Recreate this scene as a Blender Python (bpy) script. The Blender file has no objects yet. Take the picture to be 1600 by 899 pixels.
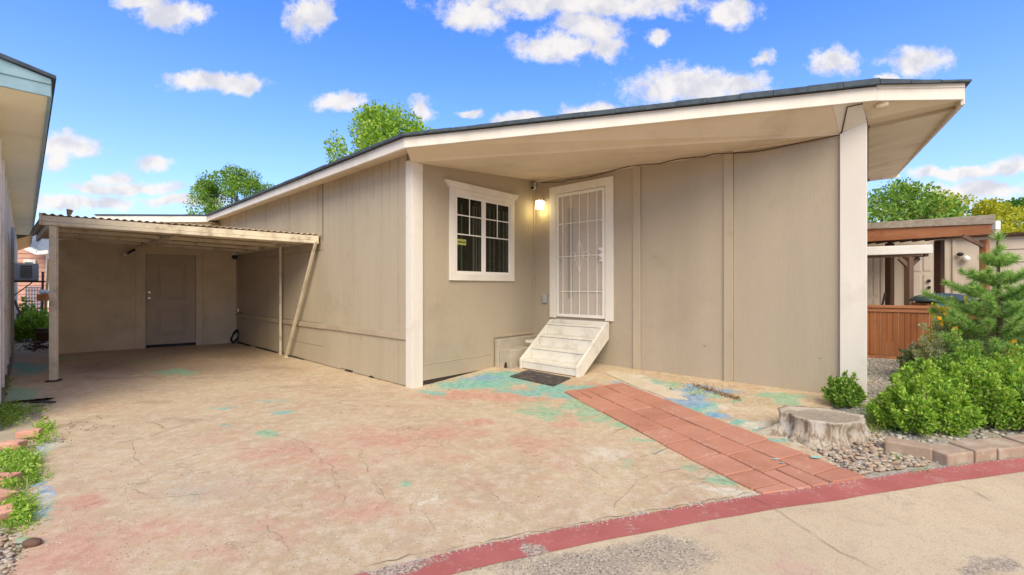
import bpy, math, random
import numpy as np
from mathutils import Vector
random.seed(7); rng = np.random.default_rng(7)
SC = bpy.context.scene
COL = SC.collection
R = math.radians

# ------------------------------------------------------------ camera
FP, CX, CY, EYE = 700.0, 800.0, 449.5, 1.25          # focal length in photo pixels, centre, eye height (m)
cam = bpy.data.cameras.new('camera'); camo = bpy.data.objects.new('camera', cam); COL.objects.link(camo)
camo.location = (0, 0, EYE); camo.rotation_euler = (R(90), 0, 0)
cam.sensor_width = 36; cam.lens = 36 * FP / 1600; cam.clip_start = 0.05; cam.clip_end = 3000
SC.camera = camo
SC.render.resolution_x, SC.render.resolution_y = 1024, 575
SC.view_settings.view_transform = 'Standard'; SC.view_settings.look = 'None'
SC.view_settings.gamma = 1; SC.view_settings.use_curve_mapping = False
SC.view_settings.exposure = 1.41
SC.cycles.diffuse_bounces = 7; SC.cycles.max_bounces = 14; SC.cycles.transparent_max_bounces = 12

# ------------------------------------------------------------ sun and sky
SUN_EL, SUN_AZ = 43.0, 176.0                            # azimuth clockwise from +Y
sun = bpy.data.lights.new('sun', 'SUN'); suno = bpy.data.objects.new('sun', sun); COL.objects.link(suno)
sun.energy = 1.5; sun.angle = R(42); sun.color = (1, 0.90, 0.65)
sd = Vector((math.sin(R(SUN_AZ)) * math.cos(R(SUN_EL)), math.cos(R(SUN_AZ)) * math.cos(R(SUN_EL)), math.sin(R(SUN_EL))))
suno.rotation_euler = (-sd).to_track_quat('-Z', 'Y').to_euler()

class NT:
    """tiny node-tree helper"""
    def __init__(s, tree): s.t = tree; s.n = tree.nodes; s.l = tree.links
    def new(s, typ, ins=None, **kw):
        nd = s.n.new(typ)
        for k, v in kw.items(): setattr(nd, k, v)
        for k, v in (ins or {}).items():
            if hasattr(v, 'is_output'): s.l.new(v, nd.inputs[k])
            else: nd.inputs[k].default_value = v
        return nd
    def math(s, op, a, b=0.0, c=0.0, clamp=False):
        nd = s.n.new('ShaderNodeMath'); nd.operation = op; nd.use_clamp = clamp
        for i, v in enumerate((a, b, c)):
            if hasattr(v, 'is_output'): s.l.new(v, nd.inputs[i])
            else: nd.inputs[i].default_value = v
        return nd.outputs[0]
    def vm(s, op, a, b=None, out=0):
        nd = s.n.new('ShaderNodeVectorMath'); nd.operation = op
        for i, v in enumerate((a, b)):
            if v is None: continue
            if hasattr(v, 'is_output'): s.l.new(v, nd.inputs[i])
            else: nd.inputs[i].default_value = v
        return nd.outputs[out]
    def mix(s, f, a, b, blend='MIX'):
        nd = s.n.new('ShaderNodeMix'); nd.data_type = 'RGBA'; nd.blend_type = blend; nd.clamp_factor = True
        for i, v in ((0, f), (6, a), (7, b)):
            if hasattr(v, 'is_output'): s.l.new(v, nd.inputs[i])
            elif i == 0: nd.inputs[0].default_value = v
            else: nd.inputs[i].default_value = (*v, 1)
        return nd.outputs[2]
    def noise(s, vec, scale, detail=4, rough=0.55, out='Fac', dist=0.0):
        nd = s.new('ShaderNodeTexNoise', {'Scale': scale, 'Detail': detail, 'Roughness': rough, 'Distortion': dist})
        if vec is not None: s.l.new(vec, nd.inputs['Vector'])
        return nd.outputs[out]
    def step(s, x, lo, hi):
        nd = s.new('ShaderNodeMapRange', {'From Min': lo, 'From Max': hi}, interpolation_type='SMOOTHSTEP')
        s.l.new(x, nd.inputs[0]); return nd.outputs[0]

w = bpy.data.worlds.new('World'); SC.world = w; w.use_nodes = True
T = NT(w.node_tree); T.n.clear()
sky = T.new('ShaderNodeTexSky', sky_type='NISHITA', sun_disc=False, sun_elevation=R(SUN_EL), sun_rotation=R(SUN_AZ),
            altitude=1600, air_density=1.0, dust_density=0.3, ozone_density=2.2)
hs = T.new('ShaderNodeHueSaturation', {'Hue': 0.516, 'Saturation': 1.33, 'Value': 0.95, 'Color': sky.outputs[0]})
dirv = T.new('ShaderNodeTexCoord').outputs['Generated']
sep = T.new('ShaderNodeSeparateXYZ', {0: dirv})
yy = T.math('MAXIMUM', sep.outputs[1], 0.02)
cu = T.math('DIVIDE', sep.outputs[0], yy); cv = T.math('DIVIDE', sep.outputs[2], yy)
uv0 = T.new('ShaderNodeCombineXYZ', {0: cu, 1: cv, 2: 0.0}).outputs[0]
wob = T.vm('SUBTRACT', T.noise(uv0, 9.0, 6, 0.6, 'Color'), (0.5, 0.5, 0.5))
uv = T.vm('ADD', uv0, T.vm('MULTIPLY', wob, (0.10, 0.07, 0.0)))
CLOUDS = [(262, 24, 62, 26), (225, 5, 50, 18), (482, 25, 40, 40), (330, 127, 88, 17), (385, 132, 28, 14), (530, 157, 42, 19),
          (664, 166, 24, 22), (105, 228, 62, 24), (238, 255, 36, 14), (176, 280, 28, 14), (200, 296, 120, 12), (90, 255, 30, 20), (120, 318, 120, 14), (290, 318, 90, 12),
          (900, 8, 240, 26), (745, 25, 50, 30), (870, 72, 84, 26), (945, 70, 40, 28), (1150, 20, 46, 28), (1030, 60, 20, 14), (925, 40, 60, 30),
          (1190, 92, 24, 15), (1080, 135, 125, 34), (1150, 132, 60, 20), (930, 175, 70, 16), (810, 188, 48, 12), (1305, 98, 42, 28), (1432, 92, 55, 30),
          (1385, 120, 18, 8), (1500, 268, 120, 12), (1580, 262, 60, 18), (1520, 300, 130, 20), (1440, 322, 110, 16), (1590, 330, 80, 14), (735, 176, 24, 8)]
mx = None
for (a, b, ra, rb) in CLOUDS:
    q = T.vm('SUBTRACT', uv, ((a - CX) / FP, (CY - b) / FP, 0)); q = T.vm('MULTIPLY', q, (FP / ra / 1.12, FP / rb / 1.12, 1))
    v = T.math('SUBTRACT', 1.0, T.vm('LENGTH', q, out=1))
    mx = v if mx is None else T.math('MAXIMUM', mx, v)
fine = T.noise(uv0, 19.0, 12, 0.70)
front = T.math('ADD', mx, T.math('MULTIPLY', T.math('SUBTRACT', fine, 0.5), 1.7))
# unseen rest of the sky: denser cloud cover, added to whiten the ambient light
bn = T.noise(dirv, 3.2, 7, 0.6)
back = T.math('MULTIPLY', T.math('SUBTRACT', bn, 0.43), 5.0)
isf = T.step(sep.outputs[1], 0.30, 0.42)
dens = T.math('ADD', T.math('MULTIPLY', front, isf), T.math('MULTIPLY', back, T.math('SUBTRACT', 1.0, isf)))
cf = T.math('MULTIPLY', T.step(dens, -0.02, 0.60), 0.95)
shade = T.noise(uv, 16.0, 5, 0.5)
ccol = T.mix(T.step(shade, 0.35, 0.62), (1.8, 1.8, 1.95), (2.5, 2.38, 2.28))
hz = T.math('POWER', T.math('SUBTRACT', 1.0, T.math('MAXIMUM', sep.outputs[2], 0.0)), 3.8)
skyc = T.mix(T.math('MULTIPLY', hz, 0.9), hs.outputs[0], (1.55, 1.85, 2.15))
fin = T.mix(cf, skyc, ccol)
bg = T.new('ShaderNodeBackground', {'Color': fin, 'Strength': 0.15})
T.new('ShaderNodeOutputWorld', {'Surface': bg.outputs[0]})

# ------------------------------------------------------------ site geometry (metres; camera looks along +Y)
L_ = np.array((0.736, -0.677))        # along the home's long side, towards the road
D_ = np.array((0.6775, 0.7355))       # across the home, away from the drive
P1 = np.array((-1.227, 5.54)); WW = 2.347
PC = P1 + D_ * WW
P2 = PC + L_ * 4.211
def hgt(x, y):                        # the drive climbs gently to the porch wall
    d = (x - P1[0]) * D_[0] + (y - P1[1]) * D_[1]
    d = np.clip(d, 0, WW); return 0.064 * d
def gp(px, py, lift=0.0):
    Y = 4.0
    for _ in range(30):
        X = (px - CX) / FP * Y
        Y = 0.5 * Y + 0.5 * (EYE - float(hgt(X, Y)) - lift) * FP / (py - CY)
    X = (px - CX) / FP * Y
    return np.array((X, Y, float(hgt(X, Y)) + lift))
def at(px, py, Y): return np.array(((px - CX) / FP * Y, Y, EYE + (CY - py) / FP * Y))

class Frame:
    def __init__(s, O, e, n): s.O = np.array(O, float)[:2]; s.e = np.array(e, float) / np.linalg.norm(e); s.n = np.array(n, float) / np.linalg.norm(n)
    def P(s, u, z, m=0.0):
        q = s.O + s.e * u + s.n * m; return (q[0], q[1], z)
    def u(s, px, m=0.0):
        r = (px - CX) / FP; O = s.O + s.n * m
        return (r * O[1] - O[0]) / (s.e[0] - r * s.e[1])
    def z(s, px, py, m=0.0):
        u = s.u(px, m); Y = (s.O + s.e * u + s.n * m)[1]; return EYE + (CY - py) / FP * Y

# ------------------------------------------------------------ mesh helpers
class G:
    def __init__(s): s.v = []; s.f = []
    def add(s, vs, fs):
        b = len(s.v); s.v += [tuple(map(float, p)) for p in vs]; s.f += [tuple(b + i for i in f) for f in fs]; return s
    def hexa(s, p):                    # 8 points: bottom ring 0-3, top ring 4-7
        return s.add(p, [(3, 2, 1, 0), (4, 5, 6, 7), (0, 1, 5, 4), (1, 2, 6, 5), (2, 3, 7, 6), (3, 0, 4, 7)])
    def fbox(s, F, u0, u1, z0, z1, m0, m1):
        return s.hexa([F.P(u0, z0, m0), F.P(u1, z0, m0), F.P(u1, z0, m1), F.P(u0, z0, m1), F.P(u0, z1, m0), F.P(u1, z1, m0), F.P(u1, z1, m1), F.P(u0, z1, m1)])
    def fprism(s, F, pts, m0, m1):     # polygon in (u,z) extruded along the normal
        n = len(pts); a = [F.P(u, z, m0) for u, z in pts]; b = [F.P(u, z, m1) for u, z in pts]
        return s.add(a + b, [tuple(range(n))[::-1], tuple(range(n, 2 * n))] + [(i, (i + 1) % n, n + (i + 1) % n, n + i) for i in range(n)])
    def slab(s, pts, t):               # 3-D polygon thickened upwards by t
        n = len(pts); a = [tuple(p) for p in pts]; b = [(p[0], p[1], p[2] + t) for p in a]
        return s.add(a + b, [tuple(range(n))[::-1], tuple(range(n, 2 * n))] + [(i, (i + 1) % n, n + (i + 1) % n, n + i) for i in range(n)])
    def beam(s, a, b, wd, ht, up=(0, 0, 1)):
        a = Vector(a); b = Vector(b); d = (b - a).normalized(); u = Vector(up)
        if abs(d.dot(u)) > .98: u = Vector((0, 1, 0))
        x = d.cross(u).normalized() * wd / 2; y = x.cross(d).normalized() * ht / 2
        return s.hexa([a - x - y, a + x - y, b + x - y, b - x - y, a - x + y, a + x + y, b + x + y, b - x + y])
    def box(s, c, sx, sy, sz, rz=0):
        cs, sn = math.cos(rz), math.sin(rz); P = []
        for z in (0, sz):
            for x, y in ((-1, -1), (1, -1), (1, 1), (-1, 1)):
                X = x * sx / 2; Y = y * sy / 2; P.append((c[0] + X * cs - Y * sn, c[1] + X * sn + Y * cs, c[2] + z))
        return s.hexa(P)
    def tube(s, pts, rad, n=8, caps=True):
        pts = [Vector(p) for p in pts]; rads = rad if hasattr(rad, '__len__') else [rad] * len(pts)
        ring = []; ref = Vector((0, 0, 1))
        for i, p in enumerate(pts):
            d = (pts[min(i + 1, len(pts) - 1)] - pts[max(i - 1, 0)]).normalized()
            r0 = ref if abs(d.dot(ref)) < .95 else Vector((1, 0, 0))
            x = d.cross(r0).normalized(); y = x.cross(d).normalized()
            ring.append([p + (x * math.cos(2 * math.pi * k / n) + y * math.sin(2 * math.pi * k / n)) * rads[i] for k in range(n)])
        vs = [q for r_ in ring for q in r_]
        fs = [(i * n + k, i * n + (k + 1) % n, (i + 1) * n + (k + 1) % n, (i + 1) * n + k) for i in range(len(pts) - 1) for k in range(n)]
        if caps: fs += [tuple(range(n))[::-1], tuple((len(pts) - 1) * n + k for k in range(n))]
        return s.add(vs, fs)
    def ball(s, c, r, n=10, m=7, sc=(1, 1, 1)):
        vs = []; fs = []
        for j in range(m + 1):
            th = math.pi * j / m
            for k in range(n):
                a = 2 * math.pi * k / n; vs.append((c[0] + r * sc[0] * math.sin(th) * math.cos(a), c[1] + r * sc[1] * math.sin(th) * math.sin(a), c[2] + r * sc[2] * math.cos(th)))
        for j in range(m):
            for k in range(n): fs.append((j * n + k, j * n + (k + 1) % n, (j + 1) * n + (k + 1) % n, (j + 1) * n + k))
        return s.add(vs, fs)
    def build(s, name, mat, parent=None, bevel=0, smooth=False):
        me = bpy.data.meshes.new(name)
        o = (0, 0, 0) if parent is None else tuple(WLOC[parent.name])
        v = np.array(s.v) - np.array(o)
        me.from_pydata(v.tolist(), [], s.f); me.update()
        ob = bpy.data.objects.new(name, me); COL.objects.link(ob)
        if mat: me.materials.append(mat)
        if parent is not None: ob.parent = parent; WLOC[ob.name] = o
        else: WLOC[ob.name] = (0, 0, 0)
        if smooth: me.shade_smooth()
        if bevel:
            b = ob.modifiers.new('bevel', 'BEVEL'); b.width = bevel; b.segments = 2; b.limit_method = 'ANGLE'
        return ob
WLOC = {}
def tag(o, label=None, cat=None, group=None, kind=None):
    if label: o['label'] = label
    if cat: o['category'] = cat
    if group: o['group'] = group
    if kind: o['kind'] = kind
    return o
def thing(name, label, cat, loc, group=None):
    o = bpy.data.objects.new(name, None); COL.objects.link(o); o.location = tuple(map(float, loc)); WLOC[o.name] = tuple(map(float, loc))
    o.empty_display_size = .1
    return tag(o, label, cat, group)
def recentre(o, loc):                  # move a single-mesh thing's origin to its base
    loc = np.array(loc, float); o.data.transform(__import__('mathutils').Matrix.Translation(-Vector(loc))); o.location = tuple(loc); return o

# ------------------------------------------------------------ materials
def newmat(name):
    m = bpy.data.materials.new(name); m.use_nodes = True; t = NT(m.node_tree); t.n.clear()
    b = t.new('ShaderNodeBsdfPrincipled'); out = t.new('ShaderNodeOutputMaterial', {'Surface': b.outputs[0]})
    return m, t, b
def surf(name, c1, c2=None, scale=3.0, rough=0.75, bump=0.2, bscale=60.0, stretch=(1, 1, 1), dirt=None, dscale=1.2, damt=0.3, spec=0.3, metal=0.0, bdist=0.004, fine=None):
    m, t, b = newmat(name)
    pos = t.new('ShaderNodeNewGeometry').outputs['Position']
    sp = t.vm('MULTIPLY', pos, stretch)
    if c2 is None: c2 = tuple(min(1, c * 0.86) for c in c1)
    col = t.mix(t.step(t.noise(sp, scale, 6, 0.62), 0.35, 0.68), c1, c2)
    if dirt: col = t.mix(t.math('MULTIPLY', t.step(t.noise(pos, dscale, 8, 0.7), 0.5, 0.72), damt), col, dirt)
    if fine: col = t.mix(t.math('MULTIPLY', t.noise(sp, fine, 2, 0.5), 0.30), col, tuple(c * 0.55 for c in c1))
    t.l.new(col, b.inputs['Base Color'])
    rn = t.noise(pos, 8, 3); t.l.new(t.math('ADD', rough - 0.08, t.math('MULTIPLY', rn, 0.16)), b.inputs['Roughness'])
    b.inputs['Specular IOR Level'].default_value = spec; b.inputs['Metallic'].default_value = metal
    if bump:
        bn = t.noise(sp, bscale, 5, 0.6)
        bp = t.new('ShaderNodeBump', {'Strength': bump, 'Distance': bdist, 'Height': bn}); t.l.new(bp.outputs[0], b.inputs['Normal'])
    return m
V_ = (1, 1, 0.06)                      # vertical grain
M = {}
M['tan'] = surf('tan_paint', (0.465, 0.385, 0.282), (0.415, 0.342, 0.25), 1.3, 0.7, 0.8, 110, V_, (0.31, 0.25, 0.175), 1.1, 0.34, fine=150)
M['tan_side'] = surf('tan_siding_paint', (0.50, 0.42, 0.305), (0.44, 0.365, 0.262), 1.6, 0.7, 0.55, 110, V_, (0.33, 0.26, 0.18), 1.4, 0.4, fine=140)
M['tan_dark'] = surf('tan_shed_paint', (0.70, 0.57, 0.385), (0.62, 0.505, 0.34), 2.0, 0.75, 0.7, 14, (1, 1, 1), (0.3, 0.25, 0.175), 1.5, 0.35, bdist=.008)
M['door_tan'] = surf('tan_door_paint', (0.47, 0.38, 0.275), (0.44, 0.355, 0.26), 2, 0.55, 0.1, 60)
M['trim'] = surf('white_trim_paint', (0.77, 0.71, 0.625), (0.70, 0.645, 0.565), 2.5, 0.55, 0.25, 70, (1, 1, .2), (0.48, 0.38, 0.27), 3.0, 0.28)
M['trim_tan'] = surf('tan_trim_paint', (0.47, 0.385, 0.275), (0.42, 0.34, 0.24), 2.5, 0.6, 0.3, 80, V_, (0.3, 0.24, 0.17), 3, 0.35)
M['soffit'] = surf('soffit_paint', (0.74, 0.62, 0.465), (0.68, 0.565, 0.425), 1.2, 0.7, 0.3, 50, (1, 1, 1), (0.36, 0.28, 0.19), 1.4, 0.35)
M['white'] = surf('white_metal_paint', (0.82, 0.77, 0.70), (0.78, 0.73, 0.66), 4, 0.4, 0.05, 60, spec=.5)
M['step'] = surf('white_step_paint', (0.72, 0.68, 0.60), (0.65, 0.61, 0.53), 5, 0.5, 0.25, 50, (1, 1, 1), (0.36, 0.31, 0.25), 5, 0.42)
M['shingle'] = surf('shingle', (0.085, 0.11, 0.135), (0.055, 0.07, 0.09), 12, 0.9, 0.9, 140, fine=200)
M['cpmetal'] = surf('carport_metal', (0.72, 0.62, 0.45), (0.64, 0.54, 0.385), 5, 0.6, 0.2, 30, (1, 1, 1), (0.24, 0.15, 0.085), 5, 0.6, spec=.4)
M['corr'] = surf('corrugated_sheet', (0.62, 0.53, 0.40), (0.52, 0.43, 0.31), 3, 0.6, 0.15, 30, (1, 1, 1), (0.22, 0.12, 0.06), 2.5, 0.65, spec=.4)
M['wood'] = surf('brown_stained_wood', (0.36, 0.135, 0.05), (0.25, 0.085, 0.03), 4, 0.65, 0.5, 60, (1, 1, .08), (0.12, .05, .025), 3, 0.4, fine=90)
M['wood_rail'] = surf('brown_rail_wood', (0.42, 0.18, 0.085), (0.33, 0.13, 0.06), 6, 0.65, 0.4, 60, (.3, .3, 1), (0.16, .07, .04), 4, 0.4)
M['wood_dark'] = surf('dark_post_wood', (0.075, 0.032, 0.018), (0.05, 0.022, 0.012), 6, 0.7, 0.4, 50, V_)
M['wood_mid'] = surf('grey_brown_wood', (0.16, 0.095, 0.065), (0.12, 0.07, 0.05), 6, 0.7, 0.4, 50, V_)
M['nwall'] = surf('neighbour_wall', (0.62, 0.52, 0.42), (0.56, 0.465, 0.37), 2, 0.65, 0.15, 30, V_, (0.4, .32, .25), 2, .25)
M['lwall'] = surf('pale_wall', (0.84, 0.80, 0.71), (0.74, 0.70, 0.62), 2, 0.65, 0.3, 40, V_, (0.36, .34, .3), 2.2, .45)
M['lsoffit'] = surf('cream_soffit', (0.93, 0.88, 0.68), (0.88, 0.83, 0.63), 1.5, 0.7, 0.1, 30, dirt=(.45, .38, .24), damt=.25)
M['osoffit'] = surf('orange_wood_soffit', (0.80, 0.48, 0.2), (0.74, 0.43, 0.17), 3, 0.7, 0.1, 30)
M['teal'] = surf('teal_fascia', (0.30, 0.46, 0.52), (0.24, 0.38, 0.44), 4, 0.6, 0.2, 40, (1, 1, 1), (0.14, .22, .26), 5, .4)
M['grey'] = surf('grey_metal', (0.45, 0.46, 0.45), (0.38, 0.39, 0.38), 4, 0.5, 0.1, 50, dirt=(.2, .17, .13), damt=.4)
M['rust'] = surf('dark_grille', (0.14, 0.11, 0.06), (0.09, 0.07, 0.04), 9, 0.7, 0.3, 60)
M['pink'] = surf('pink_siding', (0.60, 0.34, 0.26), (0.54, 0.30, 0.23), 3, 0.7, 0.1, 40)
M['groof'] = surf('grey_roof', (0.22, 0.25, 0.29), (0.16, 0.19, 0.22), 6, 0.9, 0.3, 60)
M['plain_white'] = surf('white_paint', (0.78, 0.76, 0.72), (0.72, 0.7, 0.66), 5, 0.6, 0.1, 40)
M['black'] = surf('black_rubber', (0.02, 0.02, 0.022), (0.03, 0.03, 0.03), 9, 0.6, 0.2, 60)
M['mat'] = surf('dark_mat', (0.055, 0.045, 0.042), (0.10, 0.085, 0.078), 14, 0.85, 0.6, 120, dirt=(.3, .27, .24), dscale=14, damt=.5)
M['chrome'] = surf('brushed_metal', (0.62, 0.58, 0.52), None, 9, 0.3, 0.0, 50, metal=.9)
M['cover'] = surf('teal_cover', (0.035, 0.06, 0.075), (0.025, 0.05, 0.062), 5, 0.4, 0.2, 30, spec=.5)
M['tealbody'] = surf('teal_body', (0.03, 0.16, 0.17), (0.02, 0.11, 0.12), 5, 0.4, 0.1, 30, spec=.5)
M['bark'] = surf('bark', (0.17, 0.12, 0.085), (0.10, 0.07, 0.05), 9, 0.9, 0.8, 40, (1, 1, .3), bdist=.02)
M['terra'] = surf('pink_brick', (0.66, 0.34, 0.24), (0.56, 0.26, 0.18), 12, 0.85, 0.5, 120, dirt=(.7, .5, .42), dscale=9, damt=.6)
M['block'] = surf('edging_stone', (0.46, 0.37, 0.28), (0.30, 0.18, 0.115), 6, 0.9, 0.6, 90, dirt=(.5, .45, .37), dscale=6, damt=.8)
M['blocktop'] = M['block']
M['orange'] = surf('orange_clay', (0.65, 0.22, 0.05), (0.5, 0.15, 0.04), 5, 0.7, 0.2, 40)
M['concrete_step'] = surf('painted_step_block', (0.46, 0.40, 0.31), (0.40, 0.34, 0.26), 6, 0.75, 0.4, 60, dirt=(.25, .2, .15), dscale=5, damt=.5)
M['dark_gap'] = surf('shadow_gap_filler', (0.05, 0.038, 0.028), None, 5, 0.9, 0)
M['crack'] = surf('crack_dirt', (0.17, 0.12, 0.08), (.30, .22, .15), 20, 0.9, 0)
M['cable'] = surf('cable_sheath', (0.10, 0.055, 0.035), None, 5, 0.6, 0)
M['straw'] = surf('dry_litter', (0.34, 0.22, 0.12), (0.2, 0.12, 0.06), 30, 0.9, 0)
M['stem'] = surf('green_stem', (.16, .20, .06), (.22, .17, .09), 20, .8, 0)

def leafmat(name, cols, trans=0.35):
    m, t, b = newmat(name)
    rnd = t.new('ShaderNodeNewGeometry').outputs['Random Per Island']
    cr = t.new('ShaderNodeValToRGB', {0: rnd}); e = cr.color_ramp.elements
    while len(e) < len(cols): e.new(0.5)
    for i, c in enumerate(cols): e[i].position = i / (len(cols) - 1); e[i].color = (*c, 1)
    t.l.new(cr.outputs[0], b.inputs['Base Color']); b.inputs['Roughness'].default_value = 0.5; b.inputs['Specular IOR Level'].default_value = .3
    tr = t.new('ShaderNodeBsdfTranslucent', {'Color': t.mix(1.0, cr.outputs[0], (1.0, 1.0, 0.35), 'MULTIPLY')})
    mx_ = t.new('ShaderNodeMixShader', {0: trans, 1: b.outputs[0], 2: tr.outputs[0]})
    out = [n for n in t.n if n.type == 'OUTPUT_MATERIAL'][0]; t.l.new(mx_.outputs[0], out.inputs[0]); return m
M['leaf'] = leafmat('leaf_green', [(.09, .20, .03), (.19, .36, .05), (.28, .46, .07), (.42, .56, .14)])
M['leaf_bright'] = leafmat('leaf_bright', [(.12, .26, .03), (.26, .48, .05), (.40, .60, .08), (.56, .66, .16)])
M['leaf_dark'] = leafmat('leaf_dark', [(.03, .10, .02), (.06, .17, .03), (.10, .24, .04), (.2, .34, .07)])
M['leaf_yellow'] = leafmat('leaf_yellow', [(.30, .36, .02), (.48, .50, .03), (.60, .55, .04), (.40, .45, .03)])
M['leaf_grey'] = leafmat('leaf_grey', [(.40, .48, .22), (.58, .62, .38), (.72, .70, .55), (.34, .48, .14)])
M['leaf_pale'] = leafmat('leaf_pale', [(.05, .12, .04), (.5, .5, .36), (.12, .26, .08), (.6, .58, .44)])
M['needle'] = leafmat('pine_needle', [(.13, .29, .08), (.24, .46, .11), (.40, .62, .15), (.58, .74, .26)], .2)
M['grass'] = leafmat('grass_blade', [(.14, .28, .03), (.24, .42, .05), (.34, .50, .08), (.50, .50, .22)])
M['flower'] = leafmat('yellow_flower', [(.8, .5, .02), (.85, .35, .02), (.8, .6, .05)], .2)
def pebmat(name, cols):
    m, t, b = newmat(name)
    g = t.new('ShaderNodeNewGeometry')
    cr = t.new('ShaderNodeValToRGB', {0: g.outputs['Random Per Island']}); e = cr.color_ramp.elements
    while len(e) < len(cols): e.new(0.5)
    for i, c in enumerate(cols): e[i].position = i / (len(cols) - 1); e[i].color = (*c, 1)
    n = t.noise(g.outputs['Position'], 60, 3)
    t.l.new(t.mix(t.math('MULTIPLY', n, .4), cr.outputs[0], (.3, .25, .2)), b.inputs['Base Color']); b.inputs['Roughness'].default_value = .8
    return m
M['pebble_warm'] = pebmat('river_pebbles', [(.42, .31, .20), (.50, .41, .30), (.34, .19, .11), (.56, .49, .40), (.20, .155, .12), (.46, .29, .16)])
M['pebble_grey'] = pebmat('grey_pebbles', [(.52, .48, .42), (.36, .35, .34), (.60, .56, .48), (.24, .24, .25), (.5, .42, .34)])

# concrete of the drive: colours come from worn paint, stored per vertex as masks
def drive_mat():
    m, t, b = newmat('worn_painted_concrete')
    pos = t.new('ShaderNodeNewGeometry').outputs['Position']
    pa = t.new('ShaderNodeAttribute', attribute_name='paint'); pb = t.new('ShaderNodeAttribute', attribute_name='stain')
    sa = t.new('ShaderNodeSeparateColor', {0: pa.outputs['Color']}); sb = t.new('ShaderNodeSeparateColor', {0: pb.outputs['Color']})
    n1 = t.noise(pos, 1.3, 6, .6); n2 = t.noise(pos, 11, 8, .72); n3 = t.noise(pos, 90, 4, .7)
    col = t.mix(t.step(n1, .35, .65), (.58, .455, .29), (.50, .375, .23))
    col = t.mix(t.math('MULTIPLY', t.step(n2, .45, .60), .55), col, (.68, .57, .43))
    col = t.mix(t.math('MULTIPLY', t.step(t.noise(pos, 2.4, 12, .82), .46, .64), .5), col, (.49, .285, .195))
    col = t.mix(t.math('MULTIPLY', t.step(t.noise(t.vm('ADD', pos, (7.0, 3.0, 0)), 5.0, 12, .85), .50, .62), .42), col, (.40, .34, .235))
    col = t.mix(t.math('MULTIPLY', t.step(t.noise(t.vm('ADD', pos, (2.0, 9.0, 0)), 28.0, 6, .8), .52, .64), .38), col, (.36, .25, .165))
    def layer(col, wgt, c1, c2, k, seed, amt):
        off = t.vm('ADD', pos, (seed, seed * 2.3, 0))
        n = t.math('ADD', t.math('MULTIPLY', t.noise(off, 6.0, 9, .8), .60), t.math('MULTIPLY', t.noise(off, 60, 6, .8), .40))
        v = t.math('ADD', t.math('MULTIPLY', wgt, 1.0), t.math('MULTIPLY', t.math('SUBTRACT', n, .5), 3.6))
        f = t.math('MULTIPLY', t.step(v, .36, .36 + k), amt)
        f = t.math('MULTIPLY', f, t.step(wgt, .03, .25))
        cc = t.mix(t.step(t.noise(off, 17, 4), .38, .62), c1, c2)
        return t.mix(f, col, cc)
    col = layer(col, sb.outputs[0], (.30, .215, .15), (.36, .25, .17), .8, 3.1, .75)       # darker brown tone, strongest on the carport floor
    col = layer(col, sb.outputs[2], (.42, .41, .37), (.36, .35, .32), .9, 8.7, .65)       # grey wear
    col = layer(col, sa.outputs[0], (.52, .245, .175), (.60, .34, .245), .8, 1.7, .78)      # red paint
    col = layer(col, sa.outputs[1], (.20, .42, .24), (.34, .50, .33), .42, 5.2, .82)      # green paint
    col = layer(col, pa.outputs['Alpha'], (.13, .42, .35), (.27, .50, .42), .42, 9.9, .9)  # teal paint
    col = layer(col, sa.outputs[2], (.13, .30, .50), (.27, .43, .56), .4, 12.4, .8)      # blue paint
    col = layer(col, sb.outputs[1], (.72, .64, .52), (.62, .56, .44), .35, 15.4, .8)      # pale patch
    # aggregate and chips
    vz = t.new('ShaderNodeTexVoronoi', {'Scale': 42.0, 'Vector': pos}, feature='F1'); sel = t.step(t.noise(pos, 3.0, 3), .48, .62)
    chip = t.math('MULTIPLY', t.math('LESS_THAN', vz.outputs['Distance'], .17), sel)
    rc = t.new('ShaderNodeSeparateColor', {0: vz.outputs['Color']}).outputs[0]
    col = t.mix(t.math('MULTIPLY', chip, t.math('GREATER_THAN', rc, .62)), col, (.20, .14, .10))
    col = t.mix(t.math('MULTIPLY', chip, t.math('LESS_THAN', rc, .12)), col, (.8, .74, .64))
    col = t.mix(t.math('MULTIPLY', t.step(n3, .48, .66), .42), col, (.30, .21, .15))
    # hairline cracks
    cd = t.noise(pos, 3, 4, .6, 'Color')
    cp = t.vm('ADD', pos, t.vm('MULTIPLY', cd, (.9, .9, 0)))
    cv_ = t.new('ShaderNodeTexVoronoi', {'Scale': .75, 'Vector': cp}, feature='DISTANCE_TO_EDGE').outputs['Distance']
    crk = t.math('MULTIPLY', t.math('LESS_THAN', cv_, .0035), t.step(t.noise(pos, 2.2, 3), .42, .55))
    col = t.mix(t.math('MULTIPLY', crk, .5), col, (.25, .18, .12))
    t.l.new(col, b.inputs['Base Color']); b.inputs['Roughness'].default_value = .88; b.inputs['Specular IOR Level'].default_value = .2
    hh = t.math('ADD', t.math('MULTIPLY', n3, .6), n2)
    bp = t.new('ShaderNodeBump', {'Strength': .5, 'Distance': .006, 'Height': hh}); t.l.new(bp.outputs[0], b.inputs['Normal'])
    return m
M['drive'] = drive_mat()
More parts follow.
